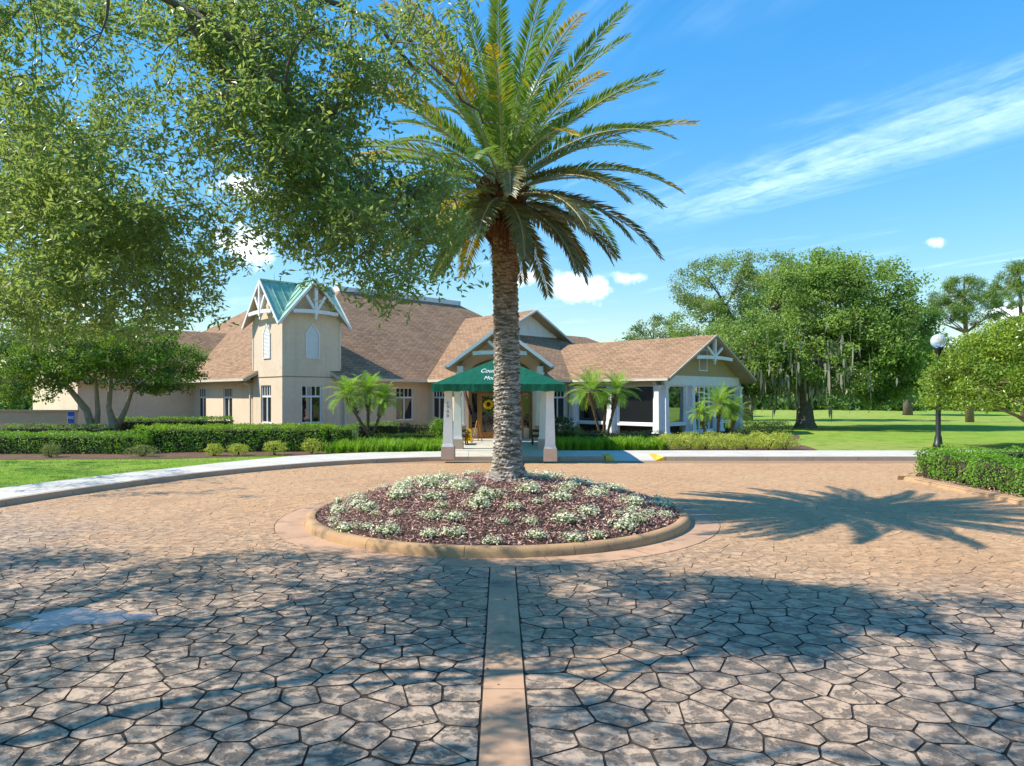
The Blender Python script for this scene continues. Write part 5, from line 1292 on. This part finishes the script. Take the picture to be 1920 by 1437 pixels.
def date_palm():
    bx, by = -.09, 14.56; zb = .72; T = empty('date_palm', (bx, by, zb), 'tall date palm with ringed trunk standing in the round bed', 'palm tree')
    # ringed trunk
    m = MB(); n = 40; rows = []; z = zb-.12; zt = 6.6; NR_ = 190
    for i in range(NR_+1):
        t = i/NR_; zz = z+(zt-z)*t; hgt = zz-zb
        r_ = .255+.075*math.exp(-hgt/1.1)+.26*math.exp(-max(hgt, -.1)/.13)+(.05*max(0, (zz-5.6)) if zz > 5.6 else 0)
        cx = bx-.10*t*t; ph = zz*11.5+.5*math.sin(zz*2.3)+.35*math.sin(zz*5.9+1)
        row = []
        for k in range(n):
            a = 2*math.pi*k/n
            spiral = (ph+a/(2*math.pi)*1.0+.5*(math.floor(a/(2*math.pi)*9) % 2)) % 1
            sc = .032*(spiral**1.5)-.012
            jit = .012*math.sin(a*13+zz*31)+.010*math.sin(a*29-zz*53)+random.uniform(-.009, .009)
            if hgt < .25: jit += .05*math.sin(a*9+zz*9)*(.25-hgt)/.25+random.uniform(-.03, .03)*max(0, (.25-hgt)/.25)
            rr_ = r_+sc+jit; row.append((cx+rr_*math.cos(a), by+rr_*math.sin(a), zz))
        m.v += row
    for i in range(NR_):
        for k in range(n):
            m.f.append((i*n+k, i*n+(k+1) % n, (i+1)*n+(k+1) % n, (i+1)*n+k)); m.m.append(0); m.uv.append([(0, 0)]*4); m.sm.append(False)
    m.build('trunk', M['palmtrunk'], T)
    cx, cy, cz = bx-.10, by, 6.85
    # leaf boots under the crown
    m = MB(); 
    for i in range(110):
        a = i*2.39996; h = 5.75+1.0*i/110; r_ = .27+.13*i/110
        d = Vector((math.cos(a), math.sin(a), 0)); p = Vector((cx, cy, h))+d*r_
        m.beam(p-Vector((0, 0, .05)), p+d*.16+Vector((0, 0, random.uniform(.16, .28))), .13, .05)
    m.build('leaf_boots', M['boot'], T)
    N_ = 82
    for i in range(N_):
        t = i/(N_-1); az = i*2.39996+random.uniform(-.12, .12)
        el = R(84-110*t**.82+random.uniform(-7, 7)); L = (2.9+1.15*math.sin(math.pi*min(1, t*1.15)**.6))*random.uniform(.92, 1.06)
        if el < R(-5): L *= .82
        dr = R(24+56*t)*random.uniform(.75, 1.25)
        if el < 0: dr = R(random.uniform(35, 62))
        base = (cx+.22*math.cos(az)*min(1, t*1.5), cy+.22*math.sin(az)*min(1, t*1.5), cz+.35-.75*t)
        left = math.cos(az) < -.15
        yel = random.choice([0, .2, .4, .6]) if (left and .2 < t < .85) else (random.choice([0, 0, 0, 0, .15, .25]) if .25 < t < .6 else 0)
        mats = [M['frond'] if (t < .62 or left) else M['frondold'], M['rachis'], M['frondyel']]
        frond('frond', base, az, el, L, dr, 96, .46, mats, T, stalk=.13, twist=random.uniform(-.12, .12), yellow=yel, wl=.046, vee=.42 if el > 0 else .2, rw=.026)
    # old fruit stalks
    m = MB()
    for k in range(9):
        a = random.uniform(-1.9, .4); d = Vector((math.cos(a), math.sin(a), 0)); p = Vector((cx, cy, 6.1))+d*.3
        m.tube([p, p+d*.25+Vector((0, 0, .05)), p+d*.38+Vector((0, 0, -.3)), p+d*.36+Vector((0, 0, -.75))], [.03, .028, .02, .012], 5)
    m.build('fruit_stalks', M['boot'], T)
date_palm()
def pygmy(label, base, top, L, nf, bulge=.12, group='small feathery palms by the clubhouse'):
    base, top = Vector(base), Vector(top); T = empty('pygmy_palm', base, label, 'palm tree', group)
    m = MB(); pts, rad = [], []
    for i in range(15):
        t = i/14; p = base.lerp(top, t)+Vector((0, 0, -.12*math.sin(math.pi*t)))*(1 if abs(top.x-base.x) > .3 else 0)
        pts.append(p); rad.append(.062+.012*(i % 2)+bulge*max(0, (t-.62)/.38)**.8*(1 if t < .93 else .6))
    m.tube(pts, rad, 9, wob=.16)
    for i in range(46):
        t = .55+.42*i/46; a = i*2.4; p = base.lerp(top, t); r_ = .06+bulge*max(0, (t-.62)/.38)**.8; d = Vector((math.cos(a), math.sin(a), 0))
        m.beam(p+d*r_*.8, p+d*(r_+.05)+Vector((0, 0, .09)), .045, .02)
    m.build('trunk', M['pygtrunk'], T)
    for i in range(nf):
        t = i/(nf-1); az = i*2.39996+random.uniform(-.2, .2); el = R(82-95*t+random.uniform(-8, 8))
        frond('frond', top+Vector((0, 0, .02)), az, el, L*random.uniform(.85, 1.1), R(42+38*t), 36, L*.36, [M['pygmy'], M['rachis'], M['frondyel']], T, stalk=.12, wl=.022, vee=.3, rw=.010)
Yp = 32.0
pygmy('left leaning small palm of the trio beside the tower', at(693, 817, Yp), at(652, 745, Yp), 1.12, 26)
pygmy('tall middle small palm of the trio beside the tower', at(690, 817, Yp+.3), at(690, 738, Yp+.3), 1.22, 28)
pygmy('right leaning small palm of the trio beside the tower', at(697, 817, Yp+.1), at(720, 752, Yp+.1), 1.0, 24)
Yp = 33.2
pygmy('broad left palm of the cluster right of the canopy', at(1124, 812, Yp), at(1107, 735, Yp), 1.35, 28, .14)
pygmy('thin short palm in the middle of the cluster right of the canopy', at(1132, 812, Yp+.4), at(1135, 752, Yp+.4), .55, 14, .04)
pygmy('right leaning palm of the cluster right of the canopy', at(1139, 812, Yp+.2), at(1157, 736, Yp+.2), 1.2, 26, .12)
Yp = 33.6
pygmy('small left palm before the right wing gable', at(1324, 818, Yp), at(1313, 778, Yp), .72, 18, .08)
pygmy('tall middle palm before the right wing gable', at(1346, 818, Yp+.2), at(1348, 762, Yp+.2), 1.25, 28, .12)
pygmy('right palm before the right wing gable, beside the lawn', at(1366, 818, Yp+.1), at(1378, 778, Yp+.1), 1.0, 22, .11)

# ------------------------------------------------------------------ broadleaf trees
def bez(a, b, bow, n=6):
    a, b = Vector(a), Vector(b); c = (a+b)/2+Vector(bow); return [a*(1-t)**2+c*2*t*(1-t)+b*t*t for t in [k/n for k in range(n+1)]]
def limbs_to(m, nodes, targets, r0, droop=.0, n=5, rend=.012, wig=.25):
    """a branch from the best node to every target; nodes: list of (Vector, radius)"""
    A = np.array([tuple(q[0]) for q in nodes])
    for T in targets:
        T = Vector(T); dd = np.linalg.norm(A-np.array(T), axis=1)+np.maximum(0, A[:, 2]-T.z)*.6; k = int(np.argmin(dd)); a, ra = nodes[k]
        L = (T-a).length; w = wig*L*.35
        p = bez(a, T, (random.uniform(-w, w), random.uniform(-w, w), random.uniform(-w*.3, w)+droop*L), n); ra = min(ra*.7, r0)
        m.tube(p, [ra+(rend-ra)*(i/n)**.8 for i in range(n+1)], 5, cap=False)
def cluster_leaves(C, rad, per, flat=.6):
    n = len(C)*per; c = np.repeat(np.asarray(C), per, 0); r_ = np.repeat(np.asarray(rad), per)
    d = unit(RNG.normal(size=(n, 3))); rr_ = RNG.random(n)**.45
    return c+d*(r_*rr_)[:, None]*np.array([1, 1, flat]), d
def crown_tree(name, label, cat, group, base, trunk, ells, ncl, per, crad, leafsz, mat, bark, mat2=None, part=.0, shell=.55, flat=.6, limb_r=.12, nl=26, asp=.55, zmin=None, seed=None):
    """trunk: list of (point, radius); ells: ellipsoids (cx,cy,cz,rx,ry,rz) that fill the crown with leaf clusters"""
    T = empty(name, base, label, cat, group)
    m = MB(); nodes = []
    for tr in trunk:
        m.tube([p for p, _ in tr], [r_ for _, r_ in tr], 10, wob=.05); nodes += [(Vector(p), r_) for p, r_ in tr[len(tr)//2:]]
    vol = np.array([e[3]*e[4]*e[5] for e in ells])**(2/3); pick = RNG.choice(len(ells), ncl*3, p=vol/vol.sum()); E_ = np.array(ells)[pick]
    d = unit(RNG.normal(size=(ncl*3, 3))); r_ = RNG.uniform(shell**3, 1, ncl*3)**(1/3); C = E_[:, :3]+d*r_[:, None]*E_[:, 3:]
    if zmin is not None: C = C[C[:, 2] > zmin(C) if callable(zmin) else C[:, 2] > zmin]
    C = C[:ncl]
    prim = C[RNG.choice(len(C), min(nl, len(C)), replace=False)]
    br = MB(); base_nodes = list(nodes)
    A = np.array([tuple(q[0]) for q in base_nodes])
    for Tt in prim:
        Tt = Vector(Tt); k = int(np.argmin(np.linalg.norm(A-np.array(Tt), axis=1)+RNG.random(len(A))*1.5)); a, ra = base_nodes[k]; L = (Tt-a).length; w_ = .18*L
        p = bez(a, Tt, (random.uniform(-w_, w_), random.uniform(-w_, w_), random.uniform(0, w_)), 7); ra = min(ra*.6, limb_r)
        rad_ = [ra+(.02-ra)*(i/7)**.8 for i in range(8)]; br.tube(p, rad_, 6, cap=False); nodes += [(q, s) for q, s in zip(p[2:], rad_[2:])]
    limbs_to(br, nodes, C[::2], .04, 0, 4)
    m.build('trunk', bark, T); br.build('branches', bark, T)
    P, dd = cluster_leaves(C, crad*RNG.uniform(.7, 1.3, len(C)), per, flat); n = len(P)
    V, F = leaf_geo(P, dd*.7+RNG.normal(size=P.shape)*.6+np.array([0, 0, .35]), RNG.uniform(.7, 1.3, n)*leafsz, RNG.uniform(.85, 1.1, n)*leafsz*asp, .12)
    mi = None; mats = [mat]
    if mat2: mats = [mat, mat2]; mi = np.repeat((RNG.random(len(C)) < part).astype(int), per)
    tag(np_mesh('crown', V, F, mats, T, mi), kind='stuff')
    return T, C
G0 = .12
# the big moss-hung oak on the lawn
bx, by = gx(1510, 51), 51.0
def tr(pts): return [(Vector(p), r_) for p, r_ in pts]
oak, OC = crown_tree('live_oak', 'huge spreading oak hung with grey moss on the lawn', 'tree', None, (bx, by, G0),
    [tr([((bx, by, G0-.1), .95), ((bx, by, .6), .62), ((bx-.05, by, 1.6), .55), ((bx-.2, by, 2.8), .6), ((bx-.8, by+.2, 4.4), .42), ((bx-1.8, by+.4, 6.5), .3), ((bx-2.6, by, 8.5), .16)]),
     tr([((bx, by, 2.3), .4), ((bx+1.4, by-.3, 4.0), .34), ((bx+3.4, by-.6, 5.8), .24), ((bx+5.2, by-.4, 7.4), .13)]), tr([((bx-.2, by, 2.6), .35), ((bx-2.6, by-.8, 4.0), .28), ((bx-5, by-1.2, 5.0), .16)]),
     tr([((bx, by, 2.5), .4), ((bx+.4, by-1.5, 4.5), .3), ((bx+1.2, by-2.5, 7.2), .18)])],
    [(bx+.2, by, 8.6, 4.4, 5.0, 3.4), (bx+3.2, by, 8.9, 5.0, 5.0, 4.0), (bx+6.2, by, 5.8, 3.6, 4.0, 3.9), (bx-4.5, by-.5, 5.6, 3.7, 4.0, 3.0), (bx+1.2, by-3.0, 5.2, 5.8, 2.8, 2.6), (bx+.8, by, 11.0, 3.6, 3.6, 1.9), (bx+4.6, by-1.2, 3.9, 3.4, 2.8, 2.3), (bx-3.6, by-1.6, 4.4, 3.0, 2.4, 2.0)],
    880, 95, .85, .24, M['faroak'], M['bark'], M['darkoak'], .2, .62, .7, .22, 30, zmin=lambda C: np.where((np.abs(C[:, 0]-bx) < 1.3) & (C[:, 1] < by+1), 3.3, np.where(C[:, 0] > bx+3.6, 1.7, 2.5)))
# moss
n = 1700; sel = OC[OC[:, 2] < 6.0]; cc = sel[RNG.integers(0, len(sel), n)]+RNG.normal(size=(n, 3))*[.6, .6, .7]
kk = cc[:, 0] < bx+1.2+RNG.random(n)*2.5; cc = cc[kk]; n = len(cc); L = RNG.uniform(.35, 1.0, n)*RNG.uniform(.6, 1.9, n)
w_ = RNG.uniform(.04, .11, n); a = RNG.random(n)*3.14; s = np.stack([np.cos(a), np.sin(a), 0*a], 1)*w_[:, None]
V = np.stack([cc-s*.6, cc+s*.6, cc+s-np.c_[0*L, 0*L, L*.55], cc-np.c_[RNG.normal(size=n)*.06, 0*L, L], cc-s-np.c_[0*L, 0*L, L*.5]], 1).reshape(-1, 3)
tag(np_mesh('hanging_moss', V, np.arange(5*n).reshape(n, 5), M['moss'], oak), kind='stuff')
bx, by = gx(1400, 66), 66.0
crown_tree('live_oak', 'thinner pale oak rising behind the right wing gable', 'tree', None, (bx, by, G0),
    [tr([((bx, by, G0), .6), ((bx, by, 2.5), .5), ((bx+.2, by, 5.5), .42), ((bx-.8, by, 8.5), .3), ((bx-2.0, by, 11), .16)]), tr([((bx+.2, by, 5.2), .35), ((bx+1.6, by, 8.5), .26), ((bx+3.2, by, 11.5), .14)])],
    [(bx-2.2, by, 12.6, 4.8, 4, 3.4), (bx+2.2, by, 13.2, 3.8, 3.6, 3.2), (bx-4.6, by, 9.4, 3.2, 3, 2.8), (bx, by, 7.8, 4.4, 3, 3)], 320, 95, .85, .22, M['paleoak'], M['bark'], M['faroak'], .35, .5, .7, .18, 26)
bx, by = gx(1225, 78), 78.0
crown_tree('live_oak', 'small grey green oak top peeping over the right wing ridge', 'tree', None, (bx, by, G0),
    [tr([((bx, by, G0), .5), ((bx, by, 4), .4), ((bx, by, 8), .2)])], [(bx, by, 9.2, 2.9, 3, 2.4), (bx+2.6, by+1, 8.6, 2.2, 2.5, 2.0), (bx-1.5, by, 7.5, 2.5, 3, 2.5)], 110, 90, .75, .22, M['paleoak'], M['bark'], M['darkoak'], .3)
bx, by = gx(1702, 84), 84.0
crown_tree('live_oak', 'farther oak right of the mossy oak with drooping bright crown', 'tree', None, (bx, by, G0),
    [tr([((bx, by, G0), .6), ((bx, by, 2.5), .45), ((bx-.4, by, 6), .32), ((bx-.8, by, 9), .16)])], [(bx-1, by, 8, 5, 4.5, 4.2), (bx+1.8, by, 5.6, 2.6, 3, 3.4), (bx-3, by, 10.5, 4, 4, 3)], 260, 95, 1.0, .28, M['faroak'], M['bark'], M['darkoak'], .2)
for (lab, px, Y, top, wdt) in (('slender pine with an open crown above the lamp globe', 1808, 62, 512, 1.0), ('pine at the right edge behind the rounded tree', 1912, 66, 490, 1.1)):
    bx, by = gx(px, Y), float(Y); zt = CAM_Z+(H_PX-top)/F_PX*Y; lean = .5
    el_ = [(bx-.2, by, zt-2.3, 2.5*wdt, 2.3, 2.1), (bx+1.3, by, zt-3.3, 1.9, 1.8, 1.5), (bx-1.5, by, zt-3.5, 1.8, 1.8, 1.3), (bx, by, zt-1.2, 1.5, 1.4, 1.1)]
    crown_tree('pine_tree', lab, 'tree', 'pines beyond the lawn', (bx+lean, by, G0), [tr([((bx+lean, by, G0), .36), ((bx+lean*.8, by, zt*.3), .3), ((bx+lean*.3, by, zt*.6), .2), ((bx, by, zt*.85), .11), ((bx, by, zt-.4), .05)])],
        el_, 105, 110, .44, .38, M['pine'], M['pinebark'], None, 0, .7, .75, .09, 30, asp=.12)
# the dense rounded tree at the right edge, several leaning stems
bx, by = 24.3, 30.6
crown_tree('privet_tree', 'rounded glossy yellow green tree with fanned stems at the right edge', 'tree', None, (bx, by, G0),
    [tr([((bx, by, G0-.05), .16), ((bx-.5, by-.1, .9), .11), ((bx-1.6, by-.3, 1.9), .085), ((bx-3.0, by-.5, 2.8), .06), ((bx-4.2, by-.6, 3.4), .03)]), tr([((bx-.05, by, G0), .15), ((bx-.7, by, .8), .10), ((bx-2.0, by, 1.6), .075), ((bx-3.6, by+.1, 2.3), .05)]),
     tr([((bx+.1, by, G0), .15), ((bx-.2, by, 1.2), .11), ((bx-.9, by, 2.6), .08), ((bx-1.6, by, 4.2), .05)]), tr([((bx+.2, by, G0), .15), ((bx+.5, by, 1.4), .11), ((bx+1.4, by, 3.0), .07)]), tr([((bx, by, G0), .12), ((bx-.4, by-.2, 1.0), .09), ((bx-1.2, by-.6, 2.2), .06), ((bx-2.0, by-1.0, 3.4), .04)])],
    [(bx+.1, by, 2.6, 5.9, 4.3, 3.75), (bx+.1, by, 2.7, 5.4, 4.0, 3.3)], 1000, 90, .58, .14, M['ligust'], M['palebark'], M['myrtle'], .32, .66, .6, .05, 26, zmin=lambda C: 2.1+np.maximum(0, C[:, 0]-(bx-2.6))*.16)
# twin-trunk tree on the left
bx, by = gx(190, 33.5), 33.5; xa_ = gx(172, 33.5); xb_ = gx(212, 33.5)
crown_tree('crape_myrtle', 'twin trunk spreading tree in front of the low wall', 'tree', None, (bx, by, G0),
    [tr([((xa_+.1, by, G0), .26), ((xa_, by, 1.0), .2), ((xa_-.25, by, 1.8), .17), ((xa_-1.1, by-.2, 3.0), .11), ((xa_-2.4, by-.4, 4.0), .06)]), tr([((xa_+.2, by, .6), .16), ((xa_+.3, by, 1.7), .12), ((xa_+.2, by, 3.2), .08), ((xa_, by, 4.6), .05)]),
     tr([((xb_, by, G0), .25), ((xb_+.05, by, 1.0), .2), ((xb_-.2, by, 1.9), .13), ((xb_-.1, by, 3.3), .09), ((xb_+.3, by, 4.8), .05)]), tr([((xb_+.1, by, .8), .17), ((xb_+.6, by, 1.8), .12), ((xb_+.9, by, 2.7), .09), ((xb_+2.2, by-.1, 3.6), .05)])],
    [(bx+1.6, by, 4.5, 3.3, 2.8, 1.85), (bx-1.6, by, 4.4, 3.2, 2.8, 1.7), (bx-3.8, by, 3.6, 2.6, 2.4, 1.5), (bx+3.0, by, 3.9, 1.9, 2.0, 1.3), (bx, by, 5.0, 3.6, 2.6, 1.3)], 420, 75, .5, .15, M['myrtle'], M['palebark'], M['darkoak'], .25, .55, .6, .06, 26,
    zmin=lambda C: np.where((np.abs(C[:, 0]-bx) < 1.5), 2.9, 2.35))
# woods on the far side of the course
def woods():
    P, N = [], []; m = MB()
    for k in range(640):
        a = random.uniform(-1.25, 2.2) if k < 520 else random.uniform(-3.6, -1.25)      # azimuth from straight ahead, right positive
        D = random.uniform(135, 190); x, y = D*math.sin(a), D*math.cos(a)*(1 if abs(a) < 1.57 else 1)
        h = random.uniform(6, 12); w_ = random.uniform(3, 6)
        m.tube([(x, y, 0), (x, y, h*.6)], [.3, .15], 5, cap=False, mi=1)
        n = 110; d = unit(RNG.normal(size=(n, 3))); r_ = RNG.random(n)**.4
        P.append(np.array([x, y, h*.47])+d*r_[:, None]*np.array([w_, w_, h*.5])); N.append(d)
    for k in range(520):
        a = random.uniform(-1.25, 2.2); D = random.uniform(122, 140); x, y = D*math.sin(a), D*math.cos(a); n = 60; d = unit(RNG.normal(size=(n, 3)))
        P.append(np.array([x, y, 1.3])+d*(RNG.random(n)**.4)[:, None]*np.array([2.6, 2.6, random.uniform(1.3, 2.4)])); N.append(d)
    P = np.concatenate(P); N = np.concatenate(N); n = len(P); V, F = leaf_geo(P, N+RNG.normal(size=P.shape)*.5, RNG.uniform(.7, 1.3, n)*1.1, .75, .1)
    V2 = np.array(m.v); F2 = np.array(m.f)
    VV, FF = join_geo([(V, F), (V2, F2)]); mi = np.r_[np.zeros(len(F)), np.ones(len(F2))]
    tag(np_mesh('distant_woods', VV, FF, [M['darkoak'], M['bark']], None, mi.astype(int)), 'distant belt of woods along the far edge of the course', 'woods', kind='stuff')
woods()
# trees beyond the low wall at far left
bx, by = -45.0, 60.0
crown_tree('live_oak', 'background oak beyond the low wall at the left edge', 'tree', None, (bx, by, G0), [tr([((bx, by, G0), .5), ((bx, by, 3), .4), ((bx, by, 7), .2)])],
    [(bx, by, 6, 8, 5, 4.5), (bx+8, by+2, 5, 6, 4, 3.8)], 200, 80, 1.1, .3, M['darkoak'], M['bark'], M['faroak'], .3)

# ------------------------------------------------------------------ the oak that overhangs the drive
M['litter'] = leafmat('dry fallen leaves', (.12, .07, .03), (.36, .24, .10), (.09, .055, .03), trans=.0, rough=.8, clump=2)
tag(np_mesh('fallen_leaves', *FALLEN, M['litter']), 'dry fallen oak leaves scattered over the paving', 'leaves', kind='stuff')
FOLI = [(-40, -60), (735, -60), (770, 30), (835, 45), (860, 80), (845, 170), (880, 215), (950, 205), (985, 235), (975, 310), (985, 395), (930, 440), (835, 445), (815, 490), (765, 560), (700, 570), (680, 530), (610, 515), (575, 505), (520, 460), (490, 400),
        (445, 420), (425, 495), (385, 505), (378, 440), (330, 410), (318, 450), (345, 500), (385, 565), (345, 600), (250, 580), (180, 600), (-40, 610)]
GAPS = [(745, 245, 95, 55), (690, 330, 45, 22), (470, 330, 40, 30), (330, 360, 35, 35), (560, 120, 40, 30), (690, 60, 45, 35), (420, 400, 30, 30), (240, 340, 25, 25)]
OXB = [(-14, 11.2), (-9, 11.3), (-3.5, 11.1), (-.5, 10.5), (1.8, 9.9), (3.4, 9.1), (5.2, 8.7), (8, 7.9), (12, 7.0)]
def shade_ok(x, y, z):
    k = z/SDIR.z; sx_, sy_ = x-SDIR.x*k, y-SDIR.y*k
    lim = np.interp(sx_, [a for a, _ in OXB], [b for _, b in OXB]); return sy_ < lim
def proj(x, y, z): return 960+x/y*F_PX, H_PX-(z-CAM_Z)/y*F_PX
def big_oak():
    tx, ty = -11.0, 5.2
    T = empty('shade_oak', (tx, ty, 0), 'leafy oak branches overhanging the drive at upper left', 'tree')
    m = MB()
    def path(ps, rs):
        P = [Vector((q.x, q.y, q.z)) for q in catmull3(ps, 6)]; n = len(P)-1; P = [q+Vector((random.gauss(0, .05), random.gauss(0, .07), random.gauss(0, .06)))*(0 if i in (0, n) or q.z < 2.7 else 1) for i, q in enumerate(P)]; rad = list(np.interp(np.linspace(0, len(ps)-1, n+1), range(len(ps)), rs)); return P, rad
    def catmull3(c, n):
        out = []
        for i in range(len(c)-1):
            p = [Vector(c[max(i-1, 0)]), Vector(c[i]), Vector(c[i+1]), Vector(c[min(i+2, len(c)-1)])]
            for k in range(n):
                t = k/n; out.append(.5*((2*p[1])+(p[2]-p[0])*t+(2*p[0]-5*p[1]+4*p[2]-p[3])*t*t+(3*p[1]-p[0]-3*p[2]+p[3])*t**3))
        out.append(Vector(c[-1])); return out
    L = [path([(tx, ty, -.1), (tx, ty, .8), (tx+.1, ty, 2.6), (tx+.5, ty-.1, 4.2)], [.62, .48, .42, .38]),
         path([(tx+.4, ty, 3.8), (-9.2, 4.7, 5.4), (-7.5, 5.8, 5.9), (-6.0, 5.7, 6.7), (-4.6, 6.4, 6.6), (-3.1, 6.7, 6.2), (-2.1, 7.3, 5.3), (-1.2, 7.7, 4.4)], [.16, .08, .065, .055, .048, .040, .030, .014]),
         path([(-7.5, 5.5, 6.0), (-4.8, 6.3, 7.4), (-2.6, 7.4, 7.2), (-1.4, 8.0, 6.6), (-.35, 8.4, 5.8)], [.055, .045, .036, .026, .012]),
         path([(tx+.3, ty, 3.2), (-9.3, 7.0, 5.2), (-7.2, 9.0, 5.9), (-6.0, 9.8, 5.0), (-4.9, 10.2, 4.3)], [.12, .055, .04, .03, .014]),
         path([(-3.1, 6.8, 6.1), (-2.3, 7.6, 4.9), (-1.4, 8.2, 5.0), (-.7, 8.5, 4.9)], [.06, .045, .035, .015]),
         path([(tx+.5, ty, 4.1), (-9.0, 3.0, 6.8), (-6.6, 4.2, 8.4), (-4.2, 2.9, 8.6), (-1.9, 4.3, 9.3), (.2, 3.6, 8.7), (2.0, 5.2, 8.4)], [.12, .06, .05, .04, .03, .022, .012]),
         path([(tx+.5, ty, 4.1), (-10, 2.6, 7.0), (-8.4, .6, 8.2), (-5, -1, 9)], [.12, .06, .04, .02]), path([(tx+.3, ty, 3.9), (-12.2, 7, 6.5), (-12.5, 9.0, 7.8)], [.2, .13, .05])]
    nodes = []
    for P, rad in L: m.tube(P, rad, 9, cap=False, wob=.05); nodes += list(zip(P[4:], rad[4:]))
    m.build('trunk', M['bark'], T)
    rr = random.Random(77)
    def dens(x, y, z):
        return .5+.5*math.sin(x*1.25+1.3*math.sin(y*.9+.7))*math.cos(z*1.7+.8*math.sin(x*.8+2))*1.0+.25*math.sin(x*3.3+y*2.1+z*2.7)
    C = []; tries = 0
    while len(C) < 2050 and tries < 90000:
        tries += 1; px, py = rr.uniform(-30, 1000), rr.uniform(-50, 610)
        if not cross_poly(FOLI, px, py): continue
        if any(((px-a)/c)**2+((py-b)/d)**2 < 1 for a, b, c, d in GAPS): continue
        Y = rr.uniform(6.4, 9.4) if px > 430 else rr.uniform(6.4, 11.3)
        if px > 780: Y = rr.uniform(7.6, 8.9)
        x = gx(px, Y); z = CAM_Z+(H_PX-py)/F_PX*Y
        if not shade_ok(x, Y, z): continue
        if dens(x, Y, z) < rr.uniform(.1, .75): continue
        k_ = z/SDIR.z; hx, hy = x-SDIR.x*k_, Y-SDIR.y*k_          # let sunlit flecks through to the drive
        if hx > .3 and math.sin(hx*2.1+.9*math.sin(hy*1.7))*math.sin(hy*2.9+.8*math.sin(hx*1.3+1))+.35*math.sin(hx*5.3-hy*4.1) > rr.uniform(.05, .45): continue
        for _ in range(rr.choice([2, 3, 4, 5, 6])): C.append((x+rr.gauss(0, .17), Y+rr.gauss(0, .17), z+rr.gauss(0, .12)))
    nin = len(C); O = []; tries = 0
    while len(O) < 860 and tries < 60000:
        tries += 1; gx_, gy_ = rr.uniform(-13, 9.5), rr.uniform(1.5, 11.2); z = rr.uniform(4.6, 9.2); k = z/SDIR.z; x, y = gx_+SDIR.x*k, gy_+SDIR.y*k
        if not shade_ok(x, y, z) or (gx_ > -1.5 and gy_ > 6.4): continue
        if y > .4:
            a, b = proj(x, y, z)
            if -260 < a < 2350 and b > -240: continue
        if .5+.5*math.sin(gx_*1.5+.6*gy_)*math.cos(gy_*1.9-.5*gx_+1)+.3*math.sin(gx_*3.7-gy_*2.3) < rr.uniform(-.25, .56): continue
        O.append((x, y, z))
    for _ in range(95):      # loose unseen leaf clusters, added to dapple the left lawn
        y = rr.uniform(16.5, 24.5); z = rr.uniform(4.5, 8); x = -.80*y-rr.uniform(.6, 5); O.append((x, y, z))
    # branchlets: each cluster hangs from the nearest wood already grown
    br = MB(); A = np.array([tuple(q[0]) for q in nodes]); RA = np.array([q[1] for q in nodes]); todo = np.array(C); near_ = np.min(np.linalg.norm(todo[:, None]-A[None], axis=2), axis=1)
    for ti in np.argsort(near_):
        if ti % 3 == 2: continue
        q = todo[ti]; dd = np.linalg.norm(A-q, axis=1); k = int(np.argmin(dd+np.where(RA < .006, 9, 0)*.05)); a, ra = A[k], RA[k]
        Ln = float(dd[k]); w_ = .22*Ln; pp = bez(a, q, (random.uniform(-w_, w_), random.uniform(-w_, w_), random.uniform(-.2*w_, w_)), 4); r0 = max(.004, min(ra*.75, .022)); rad_ = [r0+(.0035-r0)*(i/4) for i in range(5)]
        br.tube(pp, rad_, 5, cap=False); A = np.concatenate([A, np.array([tuple(v) for v in pp[1:]])]); RA = np.concatenate([RA, np.array(rad_[1:])])
    br.build('branches', M['bark'], T)
    # leaves in sprays: short twigs, leaves set along them
    C = np.array(C); nt_ = 7; per = 6
    S = np.repeat(C, nt_, 0)+RNG.normal(size=(len(C)*nt_, 3))*[.10, .10, .08]; D = unit(RNG.normal(size=S.shape)+[.15, 0, -.25]); 
    tl = RNG.uniform(.12, .26, len(S)); P = np.repeat(S, per, 0)+np.repeat(D*tl[:, None], per, 0)*np.tile(np.linspace(.05, 1, per), len(S))[:, None]
    DD = np.repeat(D, per, 0); Tn = unit(DD*.8+RNG.normal(size=DD.shape)*.75); n = len(P)
    V, F = leaf_geo(P, RNG.normal(size=P.shape)+[0, 0, .8], RNG.uniform(.055, .10, n), RNG.uniform(.022, .037, n), .08, Tn)
    tag(np_mesh('leaves', V, F, M['oakleaf'], T), kind='stuff')
    tw = np.stack([S-[.0022, 0, 0], S+[.0022, 0, 0], S+D*tl[:, None]+[.001, 0, 0], S+D*tl[:, None]-[.001, 0, 0]], 1).reshape(-1, 3)
    tag(np_mesh('twigs', tw, np.arange(len(tw)).reshape(-1, 4), M['bark'], T), kind='stuff')
    P, d = cluster_leaves(O, .46*RNG.uniform(.6, 1.3, len(O)), 62, .7); n = len(P)
    V, F = leaf_geo(P, RNG.normal(size=P.shape)+[0, 0, .6], RNG.uniform(.09, .14, n), RNG.uniform(.045, .065, n), .08); tag(np_mesh('upper_leaves', V, F, M['oakleaf'], T), kind='stuff')
    print('oak clusters', nin, len(O))
big_oak()
